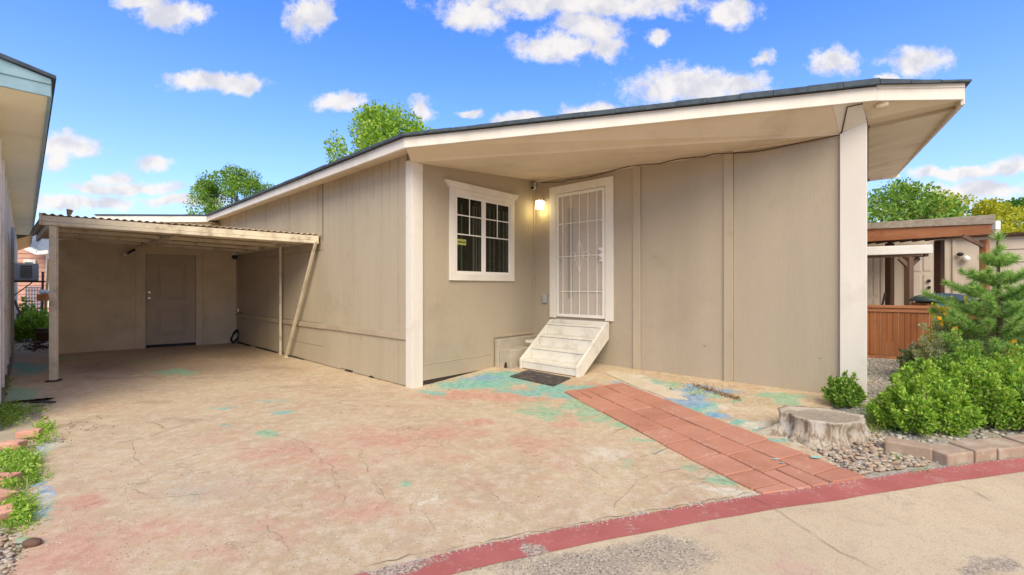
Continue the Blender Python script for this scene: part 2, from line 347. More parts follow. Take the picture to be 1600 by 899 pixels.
def road_mat():
    m, t, b = newmat('road_concrete')
    pos = t.new('ShaderNodeNewGeometry').outputs['Position']
    pb = t.new('ShaderNodeSeparateColor', {0: t.new('ShaderNodeAttribute', attribute_name='stain').outputs['Color']})
    n2 = t.noise(pos, 9, 8, .7); n3 = t.noise(pos, 120, 4, .7)
    col = t.mix(t.step(t.noise(pos, 1.1, 5), .35, .65), (.62, .50, .33), (.56, .44, .285))
    col = t.mix(t.math('MULTIPLY', t.step(n2, .48, .66), .35), col, (.42, .32, .24))
    v = t.math('ADD', pb.outputs[2], t.math('MULTIPLY', t.math('SUBTRACT', t.noise(pos, 6, 8, .75), .5), 2.2))
    col = t.mix(t.math('MULTIPLY', t.step(v, .35, .85), .85), col, (.34, .28, .205))
    v = t.math('ADD', pb.outputs[0], t.math('MULTIPLY', t.math('SUBTRACT', t.noise(pos, 9, 8, .75), .5), 2.0))
    col = t.mix(t.math('MULTIPLY', t.step(v, .35, .75), .7), col, (.58, .33, .28))
    # loose and embedded aggregate where the surface has worn away
    vz = t.new('ShaderNodeTexVoronoi', {'Scale': 150.0, 'Vector': pos}, feature='F1')
    cs = t.new('ShaderNodeSeparateColor', {0: vz.outputs['Color']})
    sel = t.step(t.math('ADD', pb.outputs[2], t.math('MULTIPLY', t.math('SUBTRACT', t.noise(pos, 5, 6, .7), .5), 1.2)), .2, .8)
    sel = t.math('ADD', sel, .10)
    agg = t.mix(cs.outputs[0], (.09, .075, .065), (.66, .56, .44))
    col = t.mix(t.math('MULTIPLY', t.math('MULTIPLY', sel, .75), t.math('GREATER_THAN', cs.outputs[1], .45)), col, agg)
    vs2 = t.new('ShaderNodeTexVoronoi', {'Scale': 60.0, 'Vector': pos}, feature='F1'); c2s = t.new('ShaderNodeSeparateColor', {0: vs2.outputs['Color']})
    dot = t.math('MULTIPLY', t.math('LESS_THAN', vs2.outputs['Distance'], .22), t.math('GREATER_THAN', c2s.outputs[0], .72)); col = t.mix(t.math('MULTIPLY', dot, .55), col, (.26, .18, .13))
    col = t.mix(t.math('MULTIPLY', t.step(n3, .48, .66), .42), col, (.30, .22, .165))
    t.l.new(col, b.inputs['Base Color']); b.inputs['Roughness'].default_value = .9; b.inputs['Specular IOR Level'].default_value = .2
    bp = t.new('ShaderNodeBump', {'Strength': .5, 'Distance': .004, 'Height': n3}); t.l.new(bp.outputs[0], b.inputs['Normal'])
    return m
M['road'] = road_mat()
def worn(name, c1, c2, under, amt, scale=5.0, thr=.55):
    m, t, b = newmat(name)
    pos = t.new('ShaderNodeNewGeometry').outputs['Position']
    n = t.math('ADD', t.math('MULTIPLY', t.noise(pos, scale, 8, .75), .65), t.math('MULTIPLY', t.noise(pos, scale * 8, 5, .75), .35))
    rp = t.new('ShaderNodeObjectInfo').outputs['Random']
    base = t.mix(t.step(t.noise(pos, scale * .7, 5), .35, .65), c1, c2)
    base = t.mix(t.math('MULTIPLY', rp, .5), base, tuple(min(1, c * 1.15 + .05) for c in c1)); base = t.mix(t.math('MULTIPLY', t.math('FRACT', t.math('MULTIPLY', rp, 7.3)), .25), base, tuple(c * .72 for c in c1))
    col = t.mix(t.math('MULTIPLY', t.step(n, thr, thr + .07), amt), base, under)
    st_ = t.new('ShaderNodeSeparateColor', {0: t.new('ShaderNodeAttribute', attribute_name='stain').outputs['Color']}).outputs[2]
    vz = t.new('ShaderNodeTexVoronoi', {'Scale': 130.0, 'Vector': pos}, feature='F1'); cz_ = t.new('ShaderNodeSeparateColor', {0: vz.outputs['Color']})
    agg = t.mix(cz_.outputs[0], (.16, .13, .10), (.60, .50, .40)); sv = t.math('ADD', st_, t.math('MULTIPLY', t.math('SUBTRACT', n, .5), 2.2))
    col = t.mix(t.math('MULTIPLY', t.math('MULTIPLY', t.step(sv, .35, .7), t.step(st_, .05, .2)), .9), col, agg)
    sp = t.noise(pos, 130, 3, .7); col = t.mix(t.math('MULTIPLY', t.step(sp, .52, .68), .32), col, (.2, .1, .07))
    t.l.new(col, b.inputs['Base Color']); b.inputs['Roughness'].default_value = .85; b.inputs['Specular IOR Level'].default_value = .25
    bp = t.new('ShaderNodeBump', {'Strength': .45, 'Distance': .004, 'Height': t.math('ADD', sp, n)}); t.l.new(bp.outputs[0], b.inputs['Normal'])
    return m
M['paver'] = worn('red_paver', (.50, .225, .145), (.42, .18, .115), (.56, .37, .27), .6, 5.0, .54)
M['redcurb'] = worn('red_curb_paint', (.44, .13, .112), (.37, .10, .085), (.50, .32, .26), .5, 7.0, .54)
M['soil'] = surf('dry_soil', (.50, .41, .29), (.40, .32, .22), 3, .95, .8, 60, (1, 1, 1), (.36, .32, .26), 8, .5, bdist=.01)
M['gravelbed'] = surf('gravel_ground', (.48, .43, .35), (.32, .28, .22), 26, .95, 1.0, 60, (1, 1, 1), (.5, .46, .40), 20, .6, bdist=.015)

# ------------------------------------------------------------ ground, drive, road
def grid_sheet(name, xs, ys, keep, lift, mat, kind='structure', zf=hgt):
    X, Y = np.meshgrid(xs, ys); Z = zf(X, Y) + lift
    nx = len(xs); idx = np.arange(X.size).reshape(X.shape)
    cxm = (X[:-1, :-1] + X[1:, 1:]) / 2; cym = (Y[:-1, :-1] + Y[1:, 1:]) / 2
    k = keep(cxm, cym)
    fa = np.stack([idx[:-1, :-1][k], idx[:-1, 1:][k], idx[1:, 1:][k], idx[1:, :-1][k]], 1)
    used, inv = np.unique(fa, return_inverse=True); fa = inv.reshape(fa.shape)
    V = np.stack([X.ravel(), Y.ravel(), Z.ravel()], 1)[used]
    me = bpy.data.meshes.new(name); me.from_pydata(V.tolist(), [], fa.tolist()); me.update(); me.materials.append(mat)
    o = bpy.data.objects.new(name, me); COL.objects.link(o); o['kind'] = kind; WLOC[o.name] = (0, 0, 0)
    me.shade_smooth(); return o, V
# road edge line (inner edge of the red strip)
C0 = gp(545, 895.6)[:2]; C1 = gp(1600, 712.8)[:2]; CD = (C1 - C0) / np.linalg.norm(C1 - C0); CN = np.array((-CD[1], CD[0]))
_q = np.array([gp(*p)[:2] - C0 for p in ((545, 895.6), (677, 862), (900, 821), (1175, 771), (1429, 732), (1600, 712.8))])
_cs, _cn = _q @ CD, _q @ CN; _pf = np.polyfit(_cs, _cn, 2)
def curve(s):                                                       # the road edge bows gently
    s = np.asarray(s, float); sc_ = np.clip(s, -1.0, 5.5); return np.polyval(_pf, sc_) + (s - sc_) * np.polyval(np.polyder(_pf), sc_)
def cdist(x, y): return (x - C0[0]) * CN[0] + (y - C0[1]) * CN[1] - curve((x - C0[0]) * CD[0] + (y - C0[1]) * CD[1])     # > 0 on the drive side
print('curb', _cs, _cn, _pf, [cdist(*gp(*p)[:2]) for p in ((677, 880), (835, 858), (1075, 824), (1206, 794), (1460, 748), (1600, 726))])
def geo(a, b, n, p=2.2):
    t = np.linspace(-1, 1, n); return (a + b) / 2 + (b - a) / 2 * np.sign(t) * np.abs(t) ** p
gx = np.unique(np.concatenate([np.linspace(-16, 16, 90), geo(-900, 900, 60, 3.2)])); gy = np.unique(np.concatenate([np.linspace(-6, 26, 90), geo(-900, 900, 60, 3.2)]))
grid_sheet('ground', gx, gy, lambda x, y: x > -1e9, -0.035, M['soil'])
# edges of the concrete drive on the left
E0 = gp(14, 899)[:2]; E1 = gp(84, 600)[:2]; ED = (E1 - E0) / np.linalg.norm(E1 - E0)
def edist(x, y):
    d = (x - E0[0]) * ED[1] - (y - E0[1]) * ED[0]
    return d + .035 * np.sin(y * 9.0 + x * 3) + .02 * np.sin(y * 23)
# right edge of the slab: from the curb by the path up to the gable post
S0 = gp(1316, 735)[:2]; S1 = gp(1272, 704)[:2]; S2 = gp(1312, 612)[:2]
def side(x, y, a, b): return (x - a[0]) * (b[1] - a[1]) - (y - a[1]) * (b[0] - a[0])
_WN = gp(2, 610)[:2]
def keep_drive(x, y):
    right = np.where(y < S1[1], side(x, y, S0, S1) < 0, side(x, y, S1, S2) < .0)
    wig = .02 * np.sin(x * 21) + .015 * np.sin(y * 37)
    pas = (y > 5.0 + .1 * np.sin(x * 7)) & (((x - _WN[0]) * D_[0] + (y - _WN[1]) * D_[1]) > .05)
    return (cdist(x, y) > -0.05) & ((edist(x, y) > 0) | pas) & (right | (x < 1.2 + wig)) & (y < 11.2)
drive, DV = grid_sheet('driveway', np.arange(-9.6, 3.8, .034), np.arange(1.0, 11.3, .034), keep_drive, 0.0, M['drive'])
def paint(ob, V, A, B):
    n = len(V); W_ = V[:, :2].copy(); x_, y_ = V[:, 0], V[:, 1]
    W_[:, 0] += .05 * np.sin(y_ * 6.1 + 1) + .03 * np.sin(y_ * 17 + x_ * 9) + .015 * np.sin(x_ * 41 + y_ * 23); W_[:, 1] += .05 * np.sin(x_ * 5.3) + .03 * np.sin(x_ * 15 + y_ * 11) + .015 * np.sin(y_ * 47 - x_ * 19)
    for nm, blobs in (('paint', A), ('stain', B)):
        Wt = np.zeros((n, 4))
        for (px, py, rx, ry, ch, amp) in blobs:
            c = gp(px, py)[:2]; u = gp(px + rx, py)[:2] - c; v = (gp(px, py + ry)[:2] - gp(px, py - ry)[:2]) / 2
            Mi = np.linalg.inv(np.stack([u, v], 1)); q = (W_ - c) @ Mi.T
            Wt[:, ch] = np.maximum(Wt[:, ch], amp * np.exp(-(q ** 2).sum(1) * .8))
        ca = ob.data.color_attributes.new(nm, 'FLOAT_COLOR', 'POINT'); ca.data.foreach_set('color', Wt.ravel())
RD, GR, BL, TE = 0, 1, 2, 3
PA = [(450, 703, 90, 16, RD, .7), (507, 722, 110, 16, RD, .7), (594, 684, 100, 18, RD, .8), (680, 678, 80, 15, RD, .8), (564, 794, 70, 16, RD, .7),
      (430, 825, 90, 20, RD, .6), (130, 860, 110, 45, RD, .85), (90, 800, 30, 20, RD, .7), (110, 790, 40, 12, RD, .9), (260, 830, 120, 35, RD, .65), (715, 617, 60, 7, RD, .95), (775, 622, 60, 7, RD, .95),
      (830, 612, 40, 7, RD, .8), (752, 662, 34, 5, RD, .9), (828, 692, 60, 14, RD, .75), (884, 722, 40, 14, RD, .6), (930, 617, 60, 12, RD, 1.1), (965, 606, 55, 7, RD, 1.0), (885, 660, 40, 7, RD, .7), (1000, 625, 40, 10, RD, 1.0), (890, 605, 30, 4, RD, .9),
      (345, 690, 60, 12, RD, .55), (600, 640, 90, 9, RD, .4), (250, 640, 90, 7, RD, .35), (880, 780, 120, 18, RD, .35), (720, 720, 60, 12, RD, .6),
      (735, 600, 62, 8, TE, 1.1), (700, 602, 30, 5, TE, .8), (790, 590, 45, 9, TE, 1.2), (830, 612, 60, 6, TE, .8), (860, 606, 40, 7, TE, 1.0), (750, 592, 40, 5, BL, .8), (905, 607, 40, 6, TE, .8),
      (880, 618, 28, 7, TE, .9), (900, 632, 30, 8, GR, 1.0), (925, 645, 30, 7, GR, 1.0), (860, 645, 34, 10, GR, .75), (945, 656, 30, 6, GR, .8), (975, 665, 30, 6, GR, .7), (830, 630, 30, 6, GR, .6),
      (272, 582, 38, 5, GR, 1.0), (415, 676, 16, 6, GR, 1.0), (360, 668, 24, 4, TE, .6), (440, 643, 30, 4, TE, .7), (340, 638, 30, 4, TE, .5), (626, 752, 12, 5, GR, .9), (672, 786, 10, 4, GR, .7), (420, 628, 40, 3, TE, .5),
      (1112, 745, 34, 8, GR, .9), (1090, 730, 20, 5, GR, .7), (1000, 692, 22, 5, GR, .7), (1035, 708, 20, 5, TE, .6), (990, 730, 20, 6, GR, .6), (1150, 765, 18, 4, TE, .4),
      (235, 565, 40, 4, GR, .5), (95, 560, 30, 4, GR, .7), (120, 548, 50, 3, GR, .6), (30, 615, 42, 9, GR, 1.2), (45, 629, 32, 4, GR, 1.1), (40, 575, 30, 10, TE, 1.1), (50, 550, 25, 6, TE, .5),
      (56, 772, 10, 26, BL, 1.3), (66, 700, 14, 14, BL, .7), (44, 806, 16, 14, BL, 1.2), (30, 862, 9, 24, BL, 1.1), (66, 795, 14, 18, TE, .9), (70, 705, 16, 12, TE, .7), (48, 845, 14, 10, GR, 1.0),
      (1071, 626, 30, 7, BL, 1.3), (1050, 618, 20, 5, BL, 1.0), (1095, 605, 22, 4, BL, 1.0), (1124, 613, 22, 5, BL, 1.1), (1045, 603, 34, 5, GR, 1.1), (1085, 612, 30, 5, GR, 1.0), (1150, 627, 14, 4, GR, .8),
      (1100, 636, 30, 6, TE, 1.1), (1227, 623, 26, 7, GR, 1.2), (1191, 615, 26, 4, GR, .9), (1125, 650, 22, 5, TE, 1.1), (1140, 655, 18, 4, BL, .8), (1203, 676, 14, 4, BL, 1.1), (1248, 688, 36, 8, TE, .7), (1180, 668, 22, 5, TE, .6),
      (1254, 749, 28, 8, TE, 1.2), (1000, 592, 22, 5, TE, .5), (985, 590, 30, 4, TE, .6), (990, 603, 28, 4, TE, .9), (965, 597, 30, 3, BL, .5), (1215, 700, 20, 7, TE, .5)]
PB = [(270, 572, 160, 12, 0, .9), (200, 610, 120, 12, 0, .4), (380, 560, 60, 12, 0, .8), (150, 575, 60, 10, 0, .7), (450, 605, 80, 5, 0, .5), (530, 615, 40, 4, 0, .5), (300, 655, 60, 6, 0, .6), (230, 630, 40, 3, 0, .6), (120, 665, 40, 6, 0, .6), (600, 740, 60, 12, 0, .35),
      (330, 760, 110, 30, 2, .7), (300, 700, 60, 12, 2, .5), (420, 860, 80, 25, 2, .4), (640, 850, 60, 16, 2, .5), (150, 740, 60, 12, 2, .5), (500, 660, 60, 8, 2, .45),
      (1000, 595, 25, 5, 1, .8), (1020, 605, 30, 5, 1, 1.1), (985, 588, 20, 4, 1, .8), (1045, 614, 22, 5, 1, 1.1), (657, 786, 7, 4, 1, 1.6), (743, 820, 4, 2, 1, 1.4), (625, 705, 8, 2, 1, 1.3), (1195, 668, 28, 5, 1, 1.1), (1240, 684, 40, 6, 1, .8), (1265, 692, 20, 5, 1, .8), (1130, 765, 40, 7, 1, .9), (950, 710, 60, 12, 1, .6), (1150, 640, 60, 8, 1, .4), (50, 785, 18, 22, 1, .8), (70, 700, 20, 10, 1, .6)]
PA = [(a, b, c * (1.2 if ch == RD else 1.0), d * (1.25 if ch == RD else 1.0), ch, m * (1.3 if ch == RD else 1.1)) for a, b, c, d, ch, m in PA]
PA += [(1010, 597, 30, 5, TE, 1.0), (1030, 603, 30, 5, GR, 1.0), (1062, 622, 34, 6, BL, 1.3), (1085, 632, 26, 5, BL, 1.2), (1105, 641, 30, 5, TE, 1.2), (1128, 651, 26, 5, BL, 1.0), (1108, 620, 30, 6, GR, .9), (1075, 610, 30, 4, BL, .9), (1160, 664, 30, 5, TE, .8), (1185, 676, 30, 5, TE, .9), (1215, 690, 30, 5, TE, .9),
       (640, 705, 120, 20, RD, .7), (380, 760, 120, 20, RD, .65), (200, 700, 60, 8, RD, .5), (500, 770, 90, 20, RD, .7), (700, 800, 80, 16, RD, .55), (780, 700, 90, 16, RD, .65), (330, 870, 120, 20, RD, .8), (860, 745, 60, 12, RD, .6), (480, 640, 80, 6, RD, .5), (680, 612, 24, 5, TE, 1.0), (770, 603, 40, 6, GR, .9), (835, 640, 40, 8, GR, .8)]
PB = [(a, b, c * 1.1, d * 1.15, ch, m * (1.45 if ch == 0 else 1.1)) for a, b, c, d, ch, m in PB] + [(420, 575, 60, 5, 0, 1.0), (190, 590, 90, 5, 0, .9), (340, 590, 60, 4, 0, .9), (560, 690, 60, 10, 2, .7), (820, 730, 70, 12, 2, .5)]
paint(drive, DV, PA, PB)
# red strip along the road edge, and the road itself
cs_ = np.arange(-9, 26, .05)
def strip(name, t0, t1, nt, lift, mat, wob=0.0):
    ss = cs_; ts = np.linspace(t0, t1, nt); V = []; 
    for j, t_ in enumerate(ts):
        for i, s_ in enumerate(ss):
            tt = t_ + (wob * (math.sin(s_ * 3.1) + .6 * math.sin(s_ * 11.0 + 1)) if j in (0, nt - 1) else 0)
            p = C0 + CD * s_ + CN * (tt + float(curve(s_))); V.append((p[0], p[1], float(hgt(p[0], p[1])) + lift(t_) if callable(lift) else float(hgt(p[0], p[1])) + lift))
    n = len(ss); F_ = [(j * n + i, j * n + i + 1, (j + 1) * n + i + 1, (j + 1) * n + i) for j in range(nt - 1) for i in range(n - 1)]
    me = bpy.data.meshes.new(name); me.from_pydata(V, [], F_); me.materials.append(mat); me.update(); me.shade_smooth()
    o = bpy.data.objects.new(name, me); COL.objects.link(o); o['kind'] = 'structure'; WLOC[o.name] = (0, 0, 0); return o, np.array(V)
curbo, CVt = strip('painted_curb', -.197, -.033, 7, .005, M['redcurb'], .004)
road, RV = strip('road', -9.0, -.185, 120, 0.002, M['road'])
paint(road, RV, [], [(900, 874, 100, 20, 2, 1.3), (1040, 862, 90, 16, 2, 1.2), (1090, 885, 70, 14, 2, .9), (960, 893, 140, 16, 2, 1.2), (760, 890, 150, 16, 2, .8), (1330, 770, 90, 10, 2, .45), (1400, 790, 120, 14, 2, .4), (1250, 885, 90, 16, 0, .7), (1110, 835, 80, 10, 0, .5), (1540, 750, 60, 6, 2, .4), (1590, 893, 50, 10, 2, 1.6), (1530, 897, 50, 6, 2, 1.2)])
paint(curbo, CVt, [], [(600, 890, 120, 12, 2, .9), (700, 876, 60, 8, 2, .6), (850, 858, 26, 9, 2, 1.5), (890, 850, 60, 6, 2, .55), (1000, 826, 60, 6, 2, .35)])

def crack(pts, wd, name='crack', parent=drive, lift=.0035, jit=.012):
    P = []
    for a, b in zip(pts[:-1], pts[1:]):
        a = gp(*a); b = gp(*b); n = max(2, int(np.linalg.norm(b - a) / .05))
        for k in range(n): P.append(a + (b - a) * k / n + np.array((random.uniform(-jit, jit), random.uniform(-jit, jit), 0)))
    P.append(gp(*pts[-1])); g = G(); vs = []
    for i, p in enumerate(P):
        d = P[min(i + 1, len(P) - 1)] - P[max(i - 1, 0)]; d = d / (np.linalg.norm(d) + 1e-9); nn = np.array((-d[1], d[0], 0)); w2 = wd * .5 * random.uniform(.05, 1.0) / 2 * (1 if 0 < i < len(P) - 1 else .3)
        z = float(hgt(p[0], p[1])) + lift
        vs += [(p[0] + nn[0] * w2, p[1] + nn[1] * w2, z), (p[0] - nn[0] * w2, p[1] - nn[1] * w2, z)]
    g.add(vs, [(2 * i, 2 * i + 1, 2 * i + 3, 2 * i + 2) for i in range(len(P) - 1)])
    return g.build(name, M['crack'], parent)
for pts, wd in (([(663, 612), (700, 620), (760, 640), (830, 668), (930, 705)], .006), ([(90, 700), (150, 695), (215, 688), (300, 660)], .012), ([(200, 740), (256, 727), (330, 705)], .009),
                ([(208, 690), (210, 715), (225, 728)], .008), ([(250, 780), (300, 735)], .005), ([(955, 679), (967, 673), (981, 666)], .012), ([(1000, 715), (1030, 706), (1046, 700)], .012),
                ([(1010, 742), (1040, 738), (1095, 724)], .008), ([(580, 760), (600, 775), (618, 790)], .005), ([(665, 800), (680, 830)], .005), ([(800, 800), (835, 830)], .006), ([(90, 655), (150, 650), (200, 648)], .007), ([(240, 660), (257, 670)], .014), ([(150, 650), (158, 656)], .016), ([(1110, 646), (1160, 664), (1235, 690), (1262, 704)], .010), ([(560, 890), (640, 870), (900, 819), (1175, 770.5)], .012)):
    crack(pts, wd)
for pts, wd in (([(300, 655), (380, 668), (470, 690), (520, 735), (540, 790)], .007), ([(560, 700), (575, 740), (600, 775)], .006), ([(700, 740), (760, 760), (800, 800)], .006), ([(330, 705), (420, 700), (500, 706)], .006), ([(120, 770), (190, 760), (250, 780), (330, 770)], .006), ([(850, 700), (900, 720), (955, 750)], .006), ([(640, 640), (600, 660), (500, 672)], .006), ([(420, 585), (500, 600), (600, 622)], .006), ([(1010, 742), (985, 760), (960, 800)], .006), ([(380, 800), (440, 840), (470, 880)], .005)): crack(pts, wd, jit=.02)
for pts in ([(1206, 795), (1260, 830), (1300, 858), (1375, 897)], [(1460, 749), (1520, 768), (1552, 786)], [(1168, 776), (1206, 795)]): crack(pts, .012, 'crack', road, .009)
g = G()
g.slab([gp(46, 629), gp(88, 628), gp(87, 629.5), gp(46, 631)], .008)
tag(g.build('joint_cover', M['dark_gap'], drive), 'dark narrow strip lying across the green painted slab')
# raised cream ribbon of concrete along the porch apron
g = G(); RB = [(944, 583), (962, 581), (1050, 612), (1076, 626), (1040, 622), (990, 604)]
g.slab([gp(x, y) for x, y in RB], .012)
rb = g.build('concrete_ribbon', surf('cream_concrete', (.64, .53, .39), (.55, .46, .33), 6, .9, .4, 90, dirt=(.4, .4, .3), dscale=8, damt=.5), drive, .004)

# ------------------------------------------------------------ brick path
A0 = gp(1174, 766)[:2]; A1 = gp(878, 612)[:2]; PU = (A1 - A0) / np.linalg.norm(A1 - A0)       # from road to door
B0 = gp(1313, 733)[:2]; PV = np.array((PU[1], -PU[0]))
PWD = float(np.dot(B0 - A0, PV)); COLW = PWD / 3
def spar(px, py): return float(np.dot(gp(px, py)[:2] - A0, PU))
gs = np.linspace(-.05, spar(880, 614), 60); gv = np.linspace(.004, PWD - .004, 12)
V_p = [A0 + PU * a + PV * b for a in gs for b in gv]; V_p = [q if cdist(*q) > -.03 else q + CN * (-.03 - cdist(*q)) for q in V_p]
path = tag(G().add([(q[0], q[1], float(hgt(*q)) + .0035) for q in V_p], [(i * 12 + k, (i + 1) * 12 + k, (i + 1) * 12 + k + 1, i * 12 + k + 1) for i in range(59) for k in range(11)]).build('path', surf('path_mortar', (.30, .18, .12), (.2, .12, .085), 20, .9, .5, 90), None), kind='structure')
left = [spar(*q) for q in ((1174, 768), (1137.9, 746), (1085.3, 720.7), (1038.2, 697), (1002.2, 676), (973.6, 658.4), (940.6, 644.9), (905, 627), (880, 614))]
right = [spar(*q) for q in ((1313.7, 732.4), (1260.2, 709.8), (1204, 689), (1149.7, 668), (1101.3, 652.1), (1069, 638.3), (1040, 627), (1010, 616), (985, 607))]
S_END = spar(880, 614)
step_ = (left[6] - left[0]) / 6
midj = [left[0] + step_ * (k + .55) for k in range(-1, 12)]
left = [left[0] - .25] + left; right = [right[0] - .3] + right; midj = [midj[0] - .3] + midj
left, right, midj = [[q for q in j_ if q < S_END - .08] + [S_END] for j_ in (left, right, midj)]
def paver(s0, s1, v0, v1):
    j = .005; g = G(); gap = .0075
    c = [A0 + PU * (s0 + gap) + PV * (v0 + gap), A0 + PU * (s0 + gap) + PV * (v1 - gap), A0 + PU * (s1 - gap) + PV * (v1 - gap), A0 + PU * (s1 - gap) + PV * (v0 + gap)]
    rot_ = rng.uniform(-.012, .012); m0_ = sum(c) / 4; c = [m0_ + np.array(((q - m0_)[0] - rot_ * (q - m0_)[1], (q - m0_)[1] + rot_ * (q - m0_)[0])) + rng.uniform(-j, j, 2) + PV * ((-rng.uniform(0, .014) if v0 < .01 and i_ in (0, 3) else rng.uniform(0, .014) if v1 > PWD - .01 and i_ in (1, 2) else 0)) for i_, q in enumerate(c)]; tz = rng.uniform(-.002, .003, 4) + rng.uniform(-.002, .004)
    if max(cdist(*q) for q in c) < -.005: return
    c = [q + PU * max(0, (-.028 - float(cdist(*q))) / float(np.dot(PU, CN))) for q in c]
    b = [(q[0], q[1], float(hgt(*q)) - .02) for q in c]; tp = [(q[0], q[1], float(hgt(*q)) + .013 + tz[i]) for i, q in enumerate(c)]
    g.hexa(b + tp).build('paver', M['paver'], path, .005)
for col, js in ((0, left), (1, midj), (2, right)):
    for a, b in zip(js[:-1], js[1:]):
        if random.random() < .12 and b - a > .25:
            m_ = COLW * (col + random.choice((.45, .55))); paver(a, b, COLW * col, m_); paver(a, b, m_, COLW * (col + 1))
        else: paver(a, b, COLW * col, COLW * (col + 1))

g = G()
for (px_, py_, a_, b_) in ((1274, 719, .05, .03), (1212, 722, .035, .012), (1222, 728, .02, .01)):
    c = gp(px_, py_); n_ = 11; g.add([(c[0] + a_ * math.cos(k * 6.283 / n_) * random.uniform(.6, 1.1), c[1] + b_ * math.sin(k * 6.283 / n_) * random.uniform(.6, 1.1), c[2] + .0215) for k in range(n_)], [tuple(range(n_))])
g.build('paint_spot', surf('teal_paint_spot', (.17, .46, .38), (.5, .6, .52), 30, .8, 0), path)
# ------------------------------------------------------------ gravel bed on the right
def keep_bed(x, y):
    return (cdist(x, y) > -.05) & ~keep_drive(x, y) & (x > 1.3) & (x < 9) & (y < 9.5)
grid_sheet('gravel_ground', np.arange(1.3, 9, .1), np.arange(2.0, 9.5, .1), keep_bed, -.012, M['gravelbed'])
ICO = None
def ico():
    t = (1 + 5 ** .5) / 2
    v = np.array([(-1, t, 0), (1, t, 0), (-1, -t, 0), (1, -t, 0), (0, -1, t), (0, 1, t), (0, -1, -t), (0, 1, -t), (t, 0, -1), (t, 0, 1), (-t, 0, -1), (-t, 0, 1)], float); v /= np.linalg.norm(v[0])
    f = np.array([(0, 11, 5), (0, 5, 1), (0, 1, 7), (0, 7, 10), (0, 10, 11), (1, 5, 9), (5, 11, 4), (11, 10, 2), (10, 7, 6), (7, 1, 8), (3, 9, 4), (3, 4, 2), (3, 2, 6), (3, 6, 8), (3, 8, 9), (4, 9, 5), (2, 4, 11), (6, 2, 10), (8, 6, 7), (9, 8, 1)])
    return v, f
def quick_mesh(name, V, F_, mat, parent=None, smooth=False):
    o_ = np.array((0, 0, 0) if parent is None else WLOC[parent.name]); V = np.asarray(V) - o_; F_ = np.asarray(F_)
    me = bpy.data.meshes.new(name); n, k = F_.shape
    me.vertices.add(len(V)); me.vertices.foreach_set('co', V.ravel()); me.loops.add(n * k); me.loops.foreach_set('vertex_index', F_.ravel().astype(np.int32))
    me.polygons.add(n); me.polygons.foreach_set('loop_start', np.arange(0, n * k, k, dtype=np.int32)); me.polygons.foreach_set('loop_total', np.full(n, k, dtype=np.int32))
    me.update(calc_edges=True); me.validate(); me.materials.append(mat)
    if smooth: me.shade_smooth()
    ob = bpy.data.objects.new(name, me); COL.objects.link(ob)
    if parent is not None: ob.parent = parent
    WLOC[ob.name] = tuple(o_); return ob
def pebbles(name, pts, smin, smax, mat, lift=0.0, flat=.6):
    iv, if_ = ico(); V = []; F_ = []; 
    for i, (x, y) in enumerate(pts):
        s = rng.uniform(smin, smax) ; sc = s * np.array((rng.uniform(.8, 1.3), rng.uniform(.7, 1.0), rng.uniform(.4, flat)))
        a = rng.uniform(0, 6.28); v = iv * sc * (1 + rng.uniform(-.14, .14, (12, 1))); ca, sa = math.cos(a), math.sin(a)
        v = np.stack([v[:, 0] * ca - v[:, 1] * sa, v[:, 0] * sa + v[:, 1] * ca, v[:, 2]], 1) + (x, y, float(hgt(x, y)) + sc[2] * .45 + lift)
        V.append(v); F_.append(if_ + 12 * i)
    return tag(quick_mesh(name, np.concatenate(V), np.concatenate(F_), mat, smooth=True), kind='stuff')
def sample_px(n, poly_fn, x0, x1, y0, y1):
    out = []
    while len(out) < n:
        px = random.uniform(x0, x1); py = random.uniform(y0, y1)
        if poly_fn(px, py): out.append(tuple(gp(px, py)[:2]))
    return out
def tri_ok(px, py):                    # the warm river stones between stump, path and curb
    p = gp(px, py); return cdist(p[0], p[1]) > .03 and side(p[0], p[1], gp(1325, 733)[:2], gp(1225, 680)[:2]) > 0 and not (1385 < px and py < 700)
pw = sample_px(760, tri_ok, 1250, 1450, 676, 746)
pebbles('river_stones', pw, .006, .024, M['pebble_warm'], -.004)
gb = [(x, y) for x, y in zip(rng.uniform(1.6, 7.2, 9000), rng.uniform(2.6, 7.2, 9000)) if keep_bed(np.array(x), np.array(y)) and cdist(x, y) > .05 and x / y < 1.2 and x / y > .58]
pebbles('gravel', gb, .012, .026, M['pebble_grey'], -.012)
lg = sample_px(260, lambda a, b: True, -10, 46, 815, 899)
pebbles('loose_gravel', lg, .006, .018, M['pebble_warm'], -.035 + .01)

grit = []
for _ in range(900):
    s__ = random.uniform(-.6, 5.0); p = C0 + CD * s__ + CN * (float(curve(s__)) - .035 + random.gauss(0, .012)); grit.append((p[0], p[1]))
pebbles('kerb_grit', grit, .002, .006, M['pebble_grey'], .004)
for _g in range(1):
    gp_ = [tuple(gp(random.uniform(100, 1150), random.uniform(640, 890))[:2]) for _ in range(700)]; gp_ = [q for q in gp_ if keep_drive(np.array(q[0]), np.array(q[1]))]
    pebbles('loose_grit', gp_, .002, .0055, M['pebble_warm'], .0)
# ------------------------------------------------------------ the home
home = thing('manufactured_home', 'tan single-storey manufactured home with white trim and a cut-in corner porch', 'house', (P1[0], P1[1], 0))
FL = Frame(P1, -L_, -D_)               # long left wall: u runs away from the corner, normal towards the drive
FW = Frame(P1, D_, L_)                 # window wall: u from the corner post to the inner corner
FD = Frame(PC, L_, -D_)                # door wall: u from the inner corner to the gable post
GD = np.array((.6247, .7809)); FG = Frame(P2, GD, (.7809, -.6247))
def zfas(u): return 2.90
